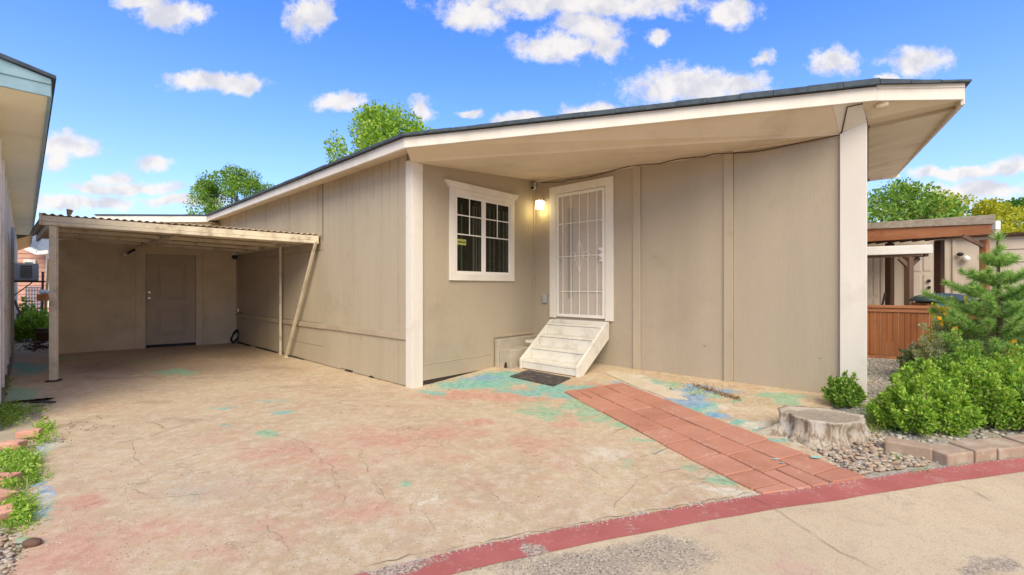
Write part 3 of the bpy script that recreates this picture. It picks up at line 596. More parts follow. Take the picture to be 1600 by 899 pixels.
# core walls
wl = G().fprism(FL, [(-.0, -.1), (8.4, -.1), (8.4, 2.93), (0, 2.93)], -.12, -.022).build('wall', M['tan_side'], home)
g = G().fprism(FW, [(.02, -.1), (WW, -.1), (WW, 3.0), (.02, 2.83)], -.12, 0.0); ww = g.build('wall', M['tan'], home)
g = G().fprism(FD, [(0, -.1), (4.16, -.1), (4.16, 2.83), (0, 3.0)], -.12, -.02); wd = g.build('wall', M['tan'], home)
g = G().fbox(FG, .03, 9.8, -.1, 2.86, -.12, 0); wg = g.build('wall', M['trim_tan'], home)
G().fprism(FG, [(0.05, 2.86), (9.8, 2.86), (9.8, 3.55), (7.0, 3.68), (.05, 2.9)], -.12, -.004).build('gable', M['trim_tan'], wg)
# grooved siding on the long wall
def ptop(u): return 2.93
for k in range(12):
    u0 = .128 + k * .195; G().fbox(FL, u0 + .004, u0 + .191, .672, 2.925, -.03, 0).build('siding_plank', M['tan_side'], wl, .002)
    zb = .0 + .012 + (.02 if k in (7, 8) else 0)
    G().fbox(FL, u0 + .004, u0 + .191, zb, .592, -.03, -.003).build('skirting_plank', M['tan_side'], wl, .002)
for k in range(30):
    u0 = 2.475 + k * .196; G().fbox(FL, u0 + .003, u0 + .193, 1.86, 2.925, -.03, -.004 - (.006 if k % 6 == 0 else 0)).build('siding_plank', M['tan_side'], wl, .002)
for (a, b) in ((2.475, 4.2), (4.205, 6.87)):
    G().fbox(FL, a, b, .672, 1.85, -.03, -.008).build('wall_panel', M['tan_side'], wl, .002)
for (a, b, c, d) in ((2.475, 3.9, .30, .59), (2.475, 3.9, .02, .294), (3.905, 6.87, .03, .59)):
    G().fbox(FL, a, b, c, d, -.03, -.008).build('skirting_panel', M['tan_side'], wl, .002)
G().fbox(FL, .13, 2.46, .592, .672, -.02, .018).build('band_board', M['trim_tan'], wl, .003)
G().fbox(FL, 2.465, 6.87, .585, .665, -.02, .018).build('band_board', M['trim_tan'], wl, .003)
G().fbox(FL, 2.458, 2.472, 2.0, 2.92, -.02, .004).build('seam', M['dark_gap'], wl)
g = G().fbox(FL, 6.79, 6.87, .03, 2.0, -.02, .012).build('corner_trim', M['trim_tan'], wl, .003)
for (a, b) in ((.9, 1.05), (1.5, 1.75), (3.2, 3.9), (4.4, 5.6)):
    G().fprism(FL, [(a, .0), (b, .0), (b - .03, .022), ((a + b) / 2, .03), (a + .02, .018)], -.002, .002).build('rotted_gap', M['dark_gap'], wl)
# corner post boards
G().fbox(FL, -.0, .122, .0, 2.83, -.01, .022).build('corner_board', M['trim'], home, .004)
G().fbox(FW, -.022, .135, .0, 2.80, .001, .026).build('corner_board', M['trim'], home, .004)
# window wall trims
G().fbox(FW, .14, 1.39, .27, .285, -.002, .006).build('skirt_seam', M['trim_tan'], ww, .002)
G().fbox(FW, .14, 1.39, .075, .265, -.002, .010).build('skirting_panel', M['tan'], ww, .003)
G().fbox(FW, 1.36, 1.40, .1, .545, -.002, .014).build('skirt_trim', M['trim_tan'], ww, .002)
G().fbox(FW, 1.40, 2.33, .51, .55, -.002, .014).build('skirt_trim', M['trim_tan'], ww, .002)
G().fbox(FW, .14, 1.38, .02, .072, -.002, .003).build('base_gap', M['dark_gap'], ww)
G().fbox(FW, WW - .035, WW, .15, 2.95, .001, .02).build('corner_trim', M['tan'], ww, .003)
# window
zb, zt = 1.345, 2.585; u0, u1 = FW.u(701), FW.u(802)
win = G().fbox(FW, u0, u1, zb, zb + .085, .001, .03).fbox(FW, u0, u1, zt - .075, zt, .001, .03).fbox(FW, u0, u0 + .10, zb + .085, zt - .075, .001, .03).fbox(FW, u1 - .085, u1, zb + .085, zt - .075, .001, .03).build('window', M['trim'], home, .004)
G().fprism(FW, [(u0 - .01, zt), (u1 + .01, zt), (u1 + .075, zt + .085), (u0 - .085, zt + .085)], .001, .055).build('window_head', M['trim'], win, .004)
a0, a1 = u0 + .10, u1 - .085; zb2, zt2 = zb + .085, zt - .075; mid_u = (FW.u(751) + FW.u(758)) / 2
g = G().fbox(FW, a0, a1, zb2, zb2 + .045, .002, .018).fbox(FW, a0, a1, zt2 - .035, zt2, .002, .018).fbox(FW, a0, a0 + .035, zb2 + .045, zt2 - .035, .002, .018).fbox(FW, a1 - .035, a1, zb2 + .045, zt2 - .035, .002, .018).fbox(FW, mid_u - .04, mid_u + .04, zb2 + .045, zt2 - .035, .002, .021)
g.build('window_frame', M['white'], win, .003)
def glassmat():
    m, t, b = newmat('window_glass')
    pos = t.new('ShaderNodeNewGeometry').outputs['Position']
    b.inputs['Base Color'].default_value = (.012, .010, .008, 1); b.inputs['Roughness'].default_value = .04; b.inputs['Specular IOR Level'].default_value = .9
    gl = t.new('ShaderNodeBsdfTransparent', {'Color': (.85, .88, .84, 1)})
    mx_ = t.new('ShaderNodeMixShader', {0: .25, 1: gl.outputs[0], 2: b.outputs[0]}); out = [n for n in t.n if n.type == 'OUTPUT_MATERIAL'][0]; t.l.new(mx_.outputs[0], out.inputs[0]); return m
M['glass'] = glassmat()
for (p, q) in ((a0 + .035, mid_u - .04), (mid_u + .04, a1 - .035)):
    G().fbox(FW, p, q, zb2 + .045, zt2 - .035, .0062, .0088).build('pane', M['glass'], win)
    vm_ = (p + q) / 2
    for zz in (1.975, 2.235): G().fbox(FW, p, q, zz - .008, zz + .008, .0092, .0145).build('muntin', M['white'], win, .002)
    G().fbox(FW, vm_ - .008, vm_ + .008, 1.984, zt2 - .035, .0092, .014).build('muntin', M['white'], win, .002)
# what one sees behind the glass: a dark room with vertical blinds pushed aside
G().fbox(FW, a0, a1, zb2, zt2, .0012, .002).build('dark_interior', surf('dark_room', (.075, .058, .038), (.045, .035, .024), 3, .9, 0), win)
for (p, wdh, c) in ((.10, .03, 2), (.30, .035, 1), (.36, .018, 1), (.41, .02, 2), (.60, .03, 2), (.68, .02, 1), (.78, .03, 2), (.86, .035, 1), (.91, .06, 2)):
    pu = a0 + (a1 - a0) * p; G().fbox(FW, pu, pu + wdh, zb2 + .05, zt2 - .12, .0022, .0042).build('blind_slat', surf('slat_%d' % c, (.30, .27, .21) if c == 1 else (.18, .22, .17), None, 5, .7, 0), win)
su = a0 + .04; stk = G().fbox(FW, su, su + .16, 1.83, 1.91, .0091, .0102).build('sticker', surf('yellow_green_sticker', (.42, .42, .10), (.25, .26, .06), 40, .5, 0), win)
G().fbox(FW, su + .01, su + .15, 1.862, 1.878, .0103, .0108).build('sticker_print', M['black'], win)
# door-wall panels and battens
b1a, b1b, b2a, b2b = FD.u(990), FD.u(1001.5), FD.u(1131.5), FD.u(1146); uR = FD.u(1313)
def dz(u): return 2.985 - .0455 * u
for (a, b) in ((.003, b1a), (b1b, b2a), (b2b, uR)):
    G().fprism(FD, [(a + .002, .10), (b - .002, .10), (b - .002, dz(b)), (a + .002, dz(a))], -.03, 0).build('wall_panel', M['tan'], wd, .002)
for (a, b) in ((b1a, b1b), (b2a, b2b)):
    G().fprism(FD, [(a, .12), (b, .12), (b, dz(b)), (a, dz(a))], -.02, .022).build('batten', M['trim_tan'], wd, .003)
G().fprism(FD, [(.02, dz(.02) - .035), (uR, dz(uR) - .02), (uR, dz(uR)), (.02, dz(.02))], .0005, .018).build('cornice_strip', M['soffit'], wd, .002)
for (px_, py_, l_) in ((1098, 541, .035), (1068, 497, .012), (1020, 402, .03), (1280, 560, .014)):
    uu = FD.u(px_); zz = FD.z(px_, py_); G().fprism(FD, [(uu, zz), (uu + l_, zz - .004), (uu + l_ * .8, zz + .006)], .0003, .0012).build('scuff', M['wood_dark'], wd)
# gable post
G().fprism(FD, [(uR, .05), (4.24, .05), (4.24, 2.87), (uR, 2.80)], -.03, .035).build('corner_board', M['trim'], home, .004)
G().fbox(FG, .012, .13, .05, 2.9, .0005, .028).build('corner_board', M['trim'], home, .004)
# fascia, soffits, roof
F0 = at(324, 345.5, 10.69); F1 = at(632, 231, 5.139); F2 = at(1370, 157, 4.15); F3 = at(1507, 155.5, 4.2)
N2 = at(1357, 197, 4.6); N3 = at(1499, 165, 4.45); RF = at(1403, 273.6, 10.0); IF = at(1356.5, 279.5, 10.0)
def board(a, b, ha, hb, th, outn, name, mat, bevel=.004):
    n = np.array((*outn, 0)) * th; A = np.array(a); B = np.array(b); Z = np.array((0, 0, 1.0))
    return G().hexa([A - n, B - n, B, A, A - n + Z * ha, B - n + Z * hb, B + Z * hb, A + Z * ha]).build(name, mat, home, bevel)
nL = -D_; dF = (F2 - F1)[:2]; nF = np.array((dF[1], -dF[0])) / np.linalg.norm(dF); dG = (F3 - F2)[:2]; nG = np.array((dG[1], -dG[0])) / np.linalg.norm(dG)
FJ = F0 + (F1 - F0) * .44
board(F0, FJ - (F1 - F0) * .0007, .115, .115, .03, nL, 'fascia_board', M['trim'])
board(FJ, F1, .118, .118, .034, nL, 'fascia_board', M['trim'])
board(F1 + np.array((0.002, 0, 0)), F2, .118, .13, .03, nF, 'fascia_board', M['trim'])
board(F2 + np.array((.004, .004, 0)), F3, .14, .145, .03, nG, 'fascia_board', M['trim'])
board(F2 + np.array((.0, -.008, .105)), F3 + np.array((0.0, -.008, .11)), .04, .04, .02, nG, 'drip_board', M['trim'], .003)
rn_ = RF[:2] - F3[:2]; rn_ = np.array((rn_[1], -rn_[0])) / np.linalg.norm(rn_)
board(F3 + np.array((.012, .006, -.045)), RF, .20, .16, .03, rn_, 'rake_board', M['trim'])
wt0 = FL.P(8.25, 2.93, 0); wt1 = FL.P(0, 2.925, 0)
G().slab([F0 + (.02, .02, .012), FL.P(8.3, 2.92, 0), FL.P(-.02, 2.92, .0), F1 + (.01, .02, .012)], .012).build('soffit', M['soffit'], home)
cA = np.array(FW.P(-.02, 2.795, 0)); cB = np.array(FD.P(uR, 2.80, .0)); cC = np.array(FW.P(WW + .01, 2.985, 0))
Fm = F1 + (F2 - F1) * ((1322 - 632) / (1370 - 632)) ** 1.13
G().slab([F1 + (.01, .02, .01), cA, cB, Fm + (0, .03, .008)], .012).build('soffit', M['soffit'], home)
Fe = at(1349, 160, 4.2)
G().slab([Fm + (0, .03, .004), np.array(FD.P(uR, 2.80, .02)), np.array(FD.P(4.24, 2.86, .036)), Fe + (0, .02, 0)], .012).build('soffit_return', M['trim'], home)
G().slab([cA, cC, np.array(FD.P(uR + .05, 2.798, -.02))], .012).build('porch_ceiling', M['soffit'], home)
G().slab([Fe + (-.03, .025, .005), np.array(FD.P(4.24, 2.90, .0)), N2 + (.0, 0, 0), N3, F3 + (-.02, .03, .005), F2 + (0, .025, .005)], .012).build('soffit', M['soffit'], home)
G().beam(N2 + (0, 0, -.012), N3 + (0, 0, -.012), .045, .03).build('soffit_batten', M['trim_tan'], home, .002)
msof = surf('gable_soffit_paint', (.84, .74, .59), (.74, .64, .5), 1.5, .7, .3, 40, dirt=(.35, .27, .19), dscale=1.5, damt=.5)
G().slab([N2, N2 + (IF - N2), RF, N3], .012).build('gable_soffit', msof, home)
G().beam(IF + (0, -.03, -.03), RF + (0, -.03, -.03), .03, .07).build('soffit_end_board', M['trim'], home, .002)
SH = M['shingle']
e1, e2 = .022, .075
def up(p, dz_): return np.array((p[0], p[1], p[2] + dz_))
R0 = RF + (.02, .03, .19); RL = np.array((R0[0] - .736 * 17, R0[1] + .677 * 17, R0[2])); RB_ = at(1345, 286, 12.0); RBL = RL + np.array((.6775 * 7, .7355 * 7, -.9))
o1 = nL * .03; o2 = nF * .03; o3 = nG * .035
ring = [up(F0 + (*o1, 0), .118), up(F1 + (*(o1 * .8 + o2 * .6), 0), .121), up(F2 + (*(o2 + o3 * .3), 0), .134), up(F3 + (.03, -.03, 0), .15)]
tops = [up(ring[0], .03), up(ring[1], .03), up(ring[2], .05), up(ring[3], .012)]
vs = ring + tops + [RL, R0, RB_, RBL, up(RL, -.05), up(R0, -.05), up(RB_, -.05), up(RBL, -.05)]
fs = [(0, 1, 5, 4), (1, 2, 6, 5), (2, 3, 7, 6), (4, 5, 8), (5, 9, 8), (5, 6, 9), (6, 7, 9), (3, 13, 9, 7), (8, 9, 10, 11), (0, 12, 1), (1, 12, 13), (1, 13, 2), (2, 13, 3), (12, 15, 14, 13), (0, 4, 8, 12), (9, 13, 14, 10), (12, 8, 11, 15)]
roof = G().add(vs, fs).build('roof', SH, home)
# shingle butts along the front edge
def edge_tabs(a, b, h0, h1, n, outn):
    for k in range(n):
        t0 = k / n; t1 = (k + .985) / n; A = a + (b - a) * t0; B = a + (b - a) * t1; hh = h0 + (h1 - h0) * t0 + random.uniform(-.003, .004); nn = np.array((*outn, 0)) * (.010 + random.uniform(0, .004)); dz0 = random.uniform(-.004, .002)
        G().hexa([A - nn * .5 + (0, 0, dz0), B - nn * .5 + (0, 0, dz0), B + nn + (0, 0, dz0), A + nn + (0, 0, dz0), A - nn * .5 + (0, 0, hh), B - nn * .5 + (0, 0, hh), B + nn + (0, 0, hh * .96), A + nn + (0, 0, hh * .96)]).build('shingle', SH, roof)
edge_tabs(ring[1], ring[2], .031, .056, 16, nF); edge_tabs(ring[0], ring[1], .032, .031, 26, nL); edge_tabs(ring[2], ring[3], .030, .016, 3, nG)

# security door, entry door
ud0, ud1, zd0, zd1 = FD.u(860.5), FD.u(959.5), .785, 2.81
door = G().fbox(FD, ud0, ud0 + .125, zd0, zd1 - .12, .001, .034).fbox(FD, ud1 - .125, ud1, zd0 - .01, zd1 - .12, .001, .034).fbox(FD, ud0, ud1, zd1 - .12, zd1, .001, .036).build('door_frame', M['trim'], home, .004)
i0, i1, z0_, z1_ = ud0 + .128, ud1 - .128, zd0 + .02, zd1 - .122
def pale_door():
    return surf('entry_door_paint', (.58, .48, .38), (.53, .44, .35), 3, .5, .05, 40)
ed = G().fbox(FD, i0, i1, z0_, z1_, -.004, .004).build('entry_door', pale_door(), home)
G().fbox(FD, i0 + .20, i0 + .30, z0_ + .28, z1_ - .24, .0045, .0075).build('door_glass', surf('grey_door_glass', (.15, .115, .085), None, 4, .3, 0), ed)
G().tube([FD.P(i0 + .055, 1.62, .008), FD.P(i0 + .075, 1.66, .010), FD.P(i0 + .075, 1.86, .010), FD.P(i0 + .055, 1.90, .008)], .007).build('pull_handle', surf('brass', (.5, .33, .12), None, 5, .35, 0, metal=.7), ed)
G().ball(FD.P(i0 + .065, 1.52, .008), .018, 8, 6).build('deadbolt', M['chrome'], ed)
fr = .045; sd_ = G().fbox(FD, i0 + .006, i0 + fr, z0_, z1_ - .006, .013, .032).fbox(FD, i1 - fr, i1 - .006, z0_, z1_ - .006, .013, .032).fbox(FD, i0 + fr, i1 - fr, z0_, z0_ + fr, .013, .032).fbox(FD, i0 + fr, i1 - fr, z1_ - .006 - fr, z1_ - .006, .013, .032).build('security_door', M['white'], home, .003)
ms, t_, b_ = newmat('mesh_screen'); b_.inputs['Base Color'].default_value = (.72, .66, .58, 1); b_.inputs['Roughness'].default_value = .6
tr_ = t_.new('ShaderNodeBsdfTransparent', {'Color': (1, 1, 1, 1)}); mm = t_.new('ShaderNodeMixShader', {0: .26, 1: tr_.outputs[0], 2: b_.outputs[0]}); t_.l.new(mm.outputs[0], [n for n in t_.n if n.type == 'OUTPUT_MATERIAL'][0].inputs[0])
G().fbox(FD, i0 + fr, i1 - fr, z0_ + fr, z1_ - .01 - fr, .0152, .0168).build('screen', ms, sd_)
s0, s1 = i0 + fr, i1 - fr
for k, f in enumerate((.105, .30, .495, .69, .885)):
    uu = s0 + (s1 - s0) * f; G().fbox(FD, uu - .006, uu + .006, z0_ + fr, z1_ - .006 - fr, .019, .031).build('security_bar', M['white'], sd_, .002)
for zz in (1.19, 1.72, 2.22): G().fbox(FD, s0, s1, zz - .006, zz + .006, .0185, .0315).build('security_bar', M['white'], sd_, .002)
for sg in (-1, 1):
    for (cu_, rr) in ((.495, .07), (.495, .035)):
        pts = [];
        for k in range(15):
            a = k / 14; uu = s0 + (s1 - s0) * cu_ + sg * rr * math.sin(a * math.pi) * (1 if k < 11 else .9); pts.append(FD.P(uu, 1.47 + .5 * a, .024))
        G().tube(pts, .0035, 6).build('scroll', M['white'], sd_, smooth=True)
    pts = [FD.P(s0 + (s1 - s0) * .495 + sg * (.12 + .05 * math.cos(a)), 1.72 + .06 * math.sin(a), .024) for a in np.linspace(0, 5.2, 14)]
    G().tube(pts, .0035, 6).build('scroll', M['white'], sd_, smooth=True)
lp = G().fbox(FD, s1 - .055, s1 + .012, 1.62, 1.82, .032, .040).build('lock_plate', M['white'], sd_, .004)
for zz in (1.76, 1.67):
    c = FD.P(s1 - .02, zz, .042); e = FD.P(s1 - .02, zz, .072)
    G().tube([c, e], .024, 14).build('knob' if zz < 1.7 else 'lock_cylinder', M['chrome'], sd_, .003, True)
# services fixed to the wall
g = thing('wall_lantern', 'lit glass porch lantern on a white scroll bracket beside the barred door', 'lamp', FD.P(.19, 2.47, 0))
G().tube([FD.P(.19, 2.60, .001), FD.P(.19, 2.60, .014)], .045, 14).build('back_plate', M['white'], g, .003, True)
G().tube([FD.P(.19, 2.60, .014), FD.P(.19, 2.66, .04), FD.P(.19, 2.68, .075), FD.P(.19, 2.655, .10), FD.P(.19, 2.63, .105)], .008, 8).build('bracket', M['white'], g, smooth=True)
cx_, cy_, _ = FD.P(.19, 0, .105)
G().tube([(cx_, cy_, 2.615), (cx_, cy_, 2.63), (cx_, cy_, 2.66)], [.062, .045, .012], 14).build('cap', M['white'], g, .002, True)
mg, tg, bgm = newmat('lit_glass'); bgm.inputs['Base Color'].default_value = (.9, .85, .6, 1); bgm.inputs['Emission Color'].default_value = (1, .88, .55, 1); bgm.inputs['Emission Strength'].default_value = 2.2
vs = G()
for k in range(8):
    a = 2 * math.pi * k / 8; b = 2 * math.pi * (k + .86) / 8; rr = .058
    vs.hexa([(cx_ + rr * math.cos(a), cy_ + rr * math.sin(a), 2.49), (cx_ + rr * math.cos(b), cy_ + rr * math.sin(b), 2.49), (cx_ + (rr - .006) * math.cos(b), cy_ + (rr - .006) * math.sin(b), 2.49), (cx_ + (rr - .006) * math.cos(a), cy_ + (rr - .006) * math.sin(a), 2.49),
             (cx_ + rr * math.cos(a), cy_ + rr * math.sin(a), 2.612), (cx_ + rr * math.cos(b), cy_ + rr * math.sin(b), 2.612), (cx_ + (rr - .006) * math.cos(b), cy_ + (rr - .006) * math.sin(b), 2.612), (cx_ + (rr - .006) * math.cos(a), cy_ + (rr - .006) * math.sin(a), 2.612)])
vs.build('glass_shade', mg, g)
lampd = bpy.data.lights.new('lantern_bulb', 'POINT'); lampd.energy = .5; lampd.color = (1, .84, .34); lampd.shadow_soft_size = .03
lo_ = bpy.data.objects.new('lantern_bulb', lampd); COL.objects.link(lo_); lo_.location = (cx_, cy_, 2.46); lo_.parent = g; lo_.location = Vector((cx_, cy_, 2.46)) - g.location
g = thing('security_camera', 'small white security camera under the porch ceiling at the inner corner', 'camera', FD.P(.08, 2.80, .03))
G().tube([FD.P(.06, 2.93, .06), FD.P(.06, 2.89, .07)], [.03, .022], 12).build('mount', M['chrome'], g, smooth=True)
G().tube([FD.P(.06, 2.90, .06), FD.P(.07, 2.85, .09)], .011, 8).build('stem', M['plain_white'], g, smooth=True)
G().tube([FD.P(.05, 2.855, .055), FD.P(.075, 2.835, .13)], .032, 14).build('camera_body', M['plain_white'], g, .004, True)
G().tube([FD.P(.0755, 2.8345, .131), FD.P(.079, 2.832, .142)], .025, 14).build('lens', M['black'], g, smooth=True)
g = thing('outlet_box', 'small grey outdoor outlet box low on the wall left of the barred door', 'outlet', FD.P(.235, 1.0, 0))
G().fbox(FD, .195, .275, 1.01, 1.145, .001, .05).build('cover', M['grey'], g, .012)
G().ball(FD.P(.235, 1.075, .052), .022, 10, 6).build('socket', M['chrome'], g, smooth=True)
# floodlight at the eave corner
fl = thing('floodlight', 'small cream floodlight hanging under the roof corner above the right post', 'lamp', at(1374, 160, 4.22))
q = at(1373, 157, 4.24)
G().tube([q, q + (0, 0, -.03)], .03, 10).build('base', M['trim'], fl, .003, True)
G().tube([q + (0, 0, -.03), q + (.005, -.02, -.055)], .012, 8).build('arm', M['trim'], fl, smooth=True)
G().tube([q + (-.035, 0.0, -.062), q + (.0, -.01, -.055), q + (.045, -.02, -.035)], [.018, .034, .046], 12).build('lamp_head', surf('cream_plastic', (.72, .62, .42), None, 5, .4, 0), fl, .002, True)
# cable
cb = [FD.P(FD.u(x, .02), FD.z(x, y, .02), .022) for x, y in ((846, 286), (880, 284.5), (886, 281.5), (915, 278), (940, 272), (960, 266), (990, 258.5), (1001, 258.5), (1030, 256), (1060, 249), (1100, 245), (1115, 241), (1145, 239.5), (1180, 237.5), (1215, 231), (1255, 222.5), (1290, 215.5), (1312, 211.5))]
cb += [FD.P(uR + .02, 2.815, .05), tuple(Fm + (.14, .03, -.012)), tuple(at(1348, 162, 4.2) + (0, 0, -.002))]
cbo = tag(G().tube(cb, .006, 6).build('cable', M['cable'], None, smooth=True), 'thin brown cable sagging along the top of the porch wall to the right post', 'cable')

# ------------------------------------------------------------ porch steps, mat and corner block
zg = lambda u, m: float(hgt(*(FD.O + FD.e * u + FD.n * m)))
su0, su1, sm = FD.u(811.5, .82), FD.u(903, .82), .82
steps = thing('porch_steps', 'white painted wooden steps with four treads below the barred door', 'steps', FD.P((su0 + su1) / 2, zg(.8, .4), .4))
gz = zg((su0 + su1) / 2, sm)
def stringer(u0, u1):
    pr = [(.05, .765), (.05, .53), (.70, gz + .0), (sm, gz + .0), (sm, gz + .135), (.11, .765)]
    a = [FD.P(u0, z, m) for m, z in pr]; b = [FD.P(u1, z, m) for m, z in pr]; n = 6
    return G().add(a + b, [tuple(range(n)), tuple(range(2 * n - 1, n - 1, -1))] + [(i, n + i, n + (i + 1) % n, (i + 1) % n) for i in range(n)]).build('side_board', M['step'], steps, .005)
stringer(su0, su0 + .04); stringer(su1 - .04, su1)
tr = [(.66, gz + .125), (.475, gz + .125 + .165), (.29, gz + .125 + .33), (.105, gz + .125 + .495)]
for k, (m_, z_) in enumerate(tr):
    G().fbox(FD, su0 + .042, su1 - .042, z_ - .028, z_, m_ - .10, m_ + .125 + (.02 if k == 0 else 0)).build('tread', M['step'], steps, .006)
    if k < 3: G().fbox(FD, su0 + .043, su1 - .043, z_ + .001, z_ + .132, m_ - .082, m_ - .062).build('riser', M['step'], steps, .003)
G().fbox(FD, su0 + .043, su1 - .043, gz + .012, gz + .094, sm - .035, sm - .012).build('riser', M['step'], steps, .003)
G().fbox(FD, su0 + .03, su1 - .03, .67, .765, .01, .045).build('ledger', M['step'], steps, .003)
G().fbox(FD, .24, .40, .42, .46, .02, .5).build('side_shelf', M['step'], steps, .004)
mt = [gp(797, 589.5), gp(864.6, 604.6), gp(892, 592), gp(824, 579.5)]
dm = tag(recentre(G().slab([p + (0, 0, .002) for p in mt], .014).build('doormat', M['mat'], None, .004), mt[0]), 'worn dark grey doormat lying at the foot of the white steps', 'doormat')
blk = thing('corner_step_block', 'low tan painted two-level block in the corner left of the white steps', 'step', FW.P(1.9, .1, .15))
G().fbox(FW, 1.415, 2.34, .05, .49, .022, .10).build('back_riser', M['concrete_step'], blk, .008)
G().fbox(FW, 1.43, 2.34, .05, .36, .102, .33).build('front_block', M['concrete_step'], blk, .010)
G().fprism(Frame(FW.P(1.425, 0, .2)[:2], L_, -D_), [(.0, .10), (.06, .10), (.055, .16), (.03, .19), (.01, .14)], .0, .004).build('broken_hole', M['dark_gap'], blk)

# ------------------------------------------------------------ shed behind the carport
SO = np.array((-8.75, 8.33)); SE = np.array(FL.P(6.80, 0, 0)[:2]); sdv = (SE - SO); slen = np.linalg.norm(sdv); sdv = sdv / slen
FS = Frame(SO, sdv, (sdv[1], -sdv[0]))
shed = thing('shed', 'tan plywood shed wall with a two-panel door at the back of the carport', 'shed', (*SO, 0))
ds0, ds1 = FS.u(228), FS.u(306); dzt = FS.z(267, 398.5); dzb = FS.z(267, 537.5)
G().fbox(FS, FS.u(86), ds0 - .16, -.02, 1.50, -.05, 0).build('wall_panel', M['tan_dark'], shed, .002)
G().fbox(FS, FS.u(86), ds0 - .16, 1.505, 2.15, -.05, 0).build('wall_panel', M['tan_dark'], shed, .002)
G().fbox(FS, FS.u(86), ds0 - .16, 1.5, 1.56, .0005, .02).build('trim_board', M['tan_dark'], shed, .003)
G().fbox(FS, ds0 - .158, ds0 - .003, -.02, 2.15, -.05, .02).build('trim_board', M['tan_dark'], shed, .003)
G().fbox(FS, ds0 - .002, ds1 + .002, dzt, 2.15, -.05, .006).build('header', M['tan_dark'], shed, .003)
G().fbox(FS, ds1 + .003, ds1 + .12, -.02, 2.15, -.05, .02).build('trim_board', M['tan_dark'], shed, .003)
G().fbox(FS, ds1 + .121, slen + .1, -.02, 2.15, -.05, -.005).build('wall_panel', M['tan_dark'], shed, .002)
G().fbox(FS, FS.u(86), slen + .1, -.02, 2.0, -2.4, -.052).build('shed_body', M['tan_dark'], shed)
sd2 = G().fbox(FS, ds0 + .002, ds1 - .002, dzb, dzt - .004, -.045, -.012).build('door', M['door_tan'], shed, .003)
dw = ds1 - ds0
for (za, zc) in ((dzb + .93, dzt - .17), (dzb + .20, dzb + .74)):
    a, b = ds0 + .17 * dw / .84 + .0, ds1 - .17 * dw / .84
    G().fbox(FS, a, b, za, za + .03, -.0118, .012).fbox(FS, a, b, zc - .03, zc, -.0118, .004).fbox(FS, a, a + .03, za + .03, zc - .03, -.0118, .004).fbox(FS, b - .03, b, za + .03, zc - .03, -.0118, .004).build('door_moulding', M['door_tan'], sd2, .005)
    G().fbox(FS, a + .06, b - .06, za + .06, zc - .06, -.0118, .004).build('door_panel', M['door_tan'], sd2, .006)
for zz in (1.03, 1.15):
    G().tube([FS.P(ds0 + .05, zz, -.012), FS.P(ds0 + .05, zz, .03)], .03, 12).build('door_knob' if zz < 1.1 else 'deadbolt', M['chrome'], sd2, .003, True)
G().fbox(FS, ds0, ds1, dzb - .055, dzb - .004, -.05, -.02).build('threshold_gap', M['black'], shed)
G().fbox(FS, ds0 - .158, ds0 - .003, 0, .06, .0205, .022).build('dirt_edge', M['tan_dark'], shed)
# flat-roofed addition behind
ad = thing('flat_roof_addition', 'flat-roofed tan addition rising behind the carport', 'building', at(240, 460, 11.2))
A_ = F0 + (.0, .02, -.0); B_ = at(143, 347, 11.25)
G().hexa([A_ + (0, .1, -.9), B_ + (0, .1, -.9), B_ + (0, .6, -.9), A_ + (0, .6, -.9), A_ + (0, .1, .0), B_ + (0, .1, .0), B_ + (0, .6, 0), A_ + (0, .6, 0)]).build('wall', M['tan_dark'], ad)
G().hexa([A_ + (-.02, 0, -.02), B_ + (-.02, 0, 0.0), B_ + (0, .035, 0.0), A_ + (0, .035, -.02), A_ + (-.02, 0, .12), B_ + (.1, 0, .16), B_ + (.1, .035, .16), A_ + (0, .035, .12)]).build('fascia_board', M['lwall'], ad, .004)
G().hexa([A_ + (0, -.02, .125), B_ + (.09, -.02, .165), B_ + (0, 4, .165), A_ + (0, 4, .125), A_ + (0, -.02, .155), B_ + (.09, -.02, .195), B_ + (0, 4, .195), A_ + (0, 4, .155)]).build('roof', SH, ad)

# ------------------------------------------------------------ carport
cpl = gp(84, 596)[:2]; cpr = np.array(FL.P(FL.u(500), 0, .02)[:2])
car = thing('carport', 'tan metal lean-to carport with corrugated roof between shed and home', 'carport', (*cpl, 0))
zl, zr = 2.10, 1.985
ed_ = cpr - cpl; el = np.linalg.norm(ed_); ed_ = ed_ / el; en = np.array((-ed_[1], ed_[0]))
FC = Frame(cpl, ed_, en)               # normal points to the back
def cz(u): return zl + (zr - zl) * u / el
blk_l = SO + sdv * (-.05); blk_r = SE
G().box((*cpl, 0), .072, .072, zl - .03, math.atan2(ed_[1], ed_[0])).build('post', M['cpmetal'], car, .006)
G().box((*cpl, .0), .13, .12, .02, math.atan2(ed_[1], ed_[0])).build('base_plate', surf('rusty_plate', (.06, .03, .02), None, 9, .8, .4), car, .004)
def sloped(u0, u1, m0, m1, dz0, dz1): return [FC.P(u0, cz(u0) + dz0, m0), FC.P(u1, cz(u1) + dz0, m0), FC.P(u1, cz(u1) + dz0, m1), FC.P(u0, cz(u0) + dz0, m1), FC.P(u0, cz(u0) + dz1, m0), FC.P(u1, cz(u1) + dz1, m0), FC.P(u1, cz(u1) + dz1, m1), FC.P(u0, cz(u0) + dz1, m1)]
G().hexa(sloped(-.10, el, -.045, .05, .022, .098)).build('front_beam', M['cpmetal'], car, .004)
G().hexa(sloped(-.10, el, -.060, .05, -.028, .018)).build('beam_lip', M['cpmetal'], car, .006)
G().hexa(sloped(-.125, -.102, -.06, .10, -.03, .13)).build('end_cap', M['cpmetal'], car, .004)
bl = np.array(FC.P(0, 0, 0)[:2]); 
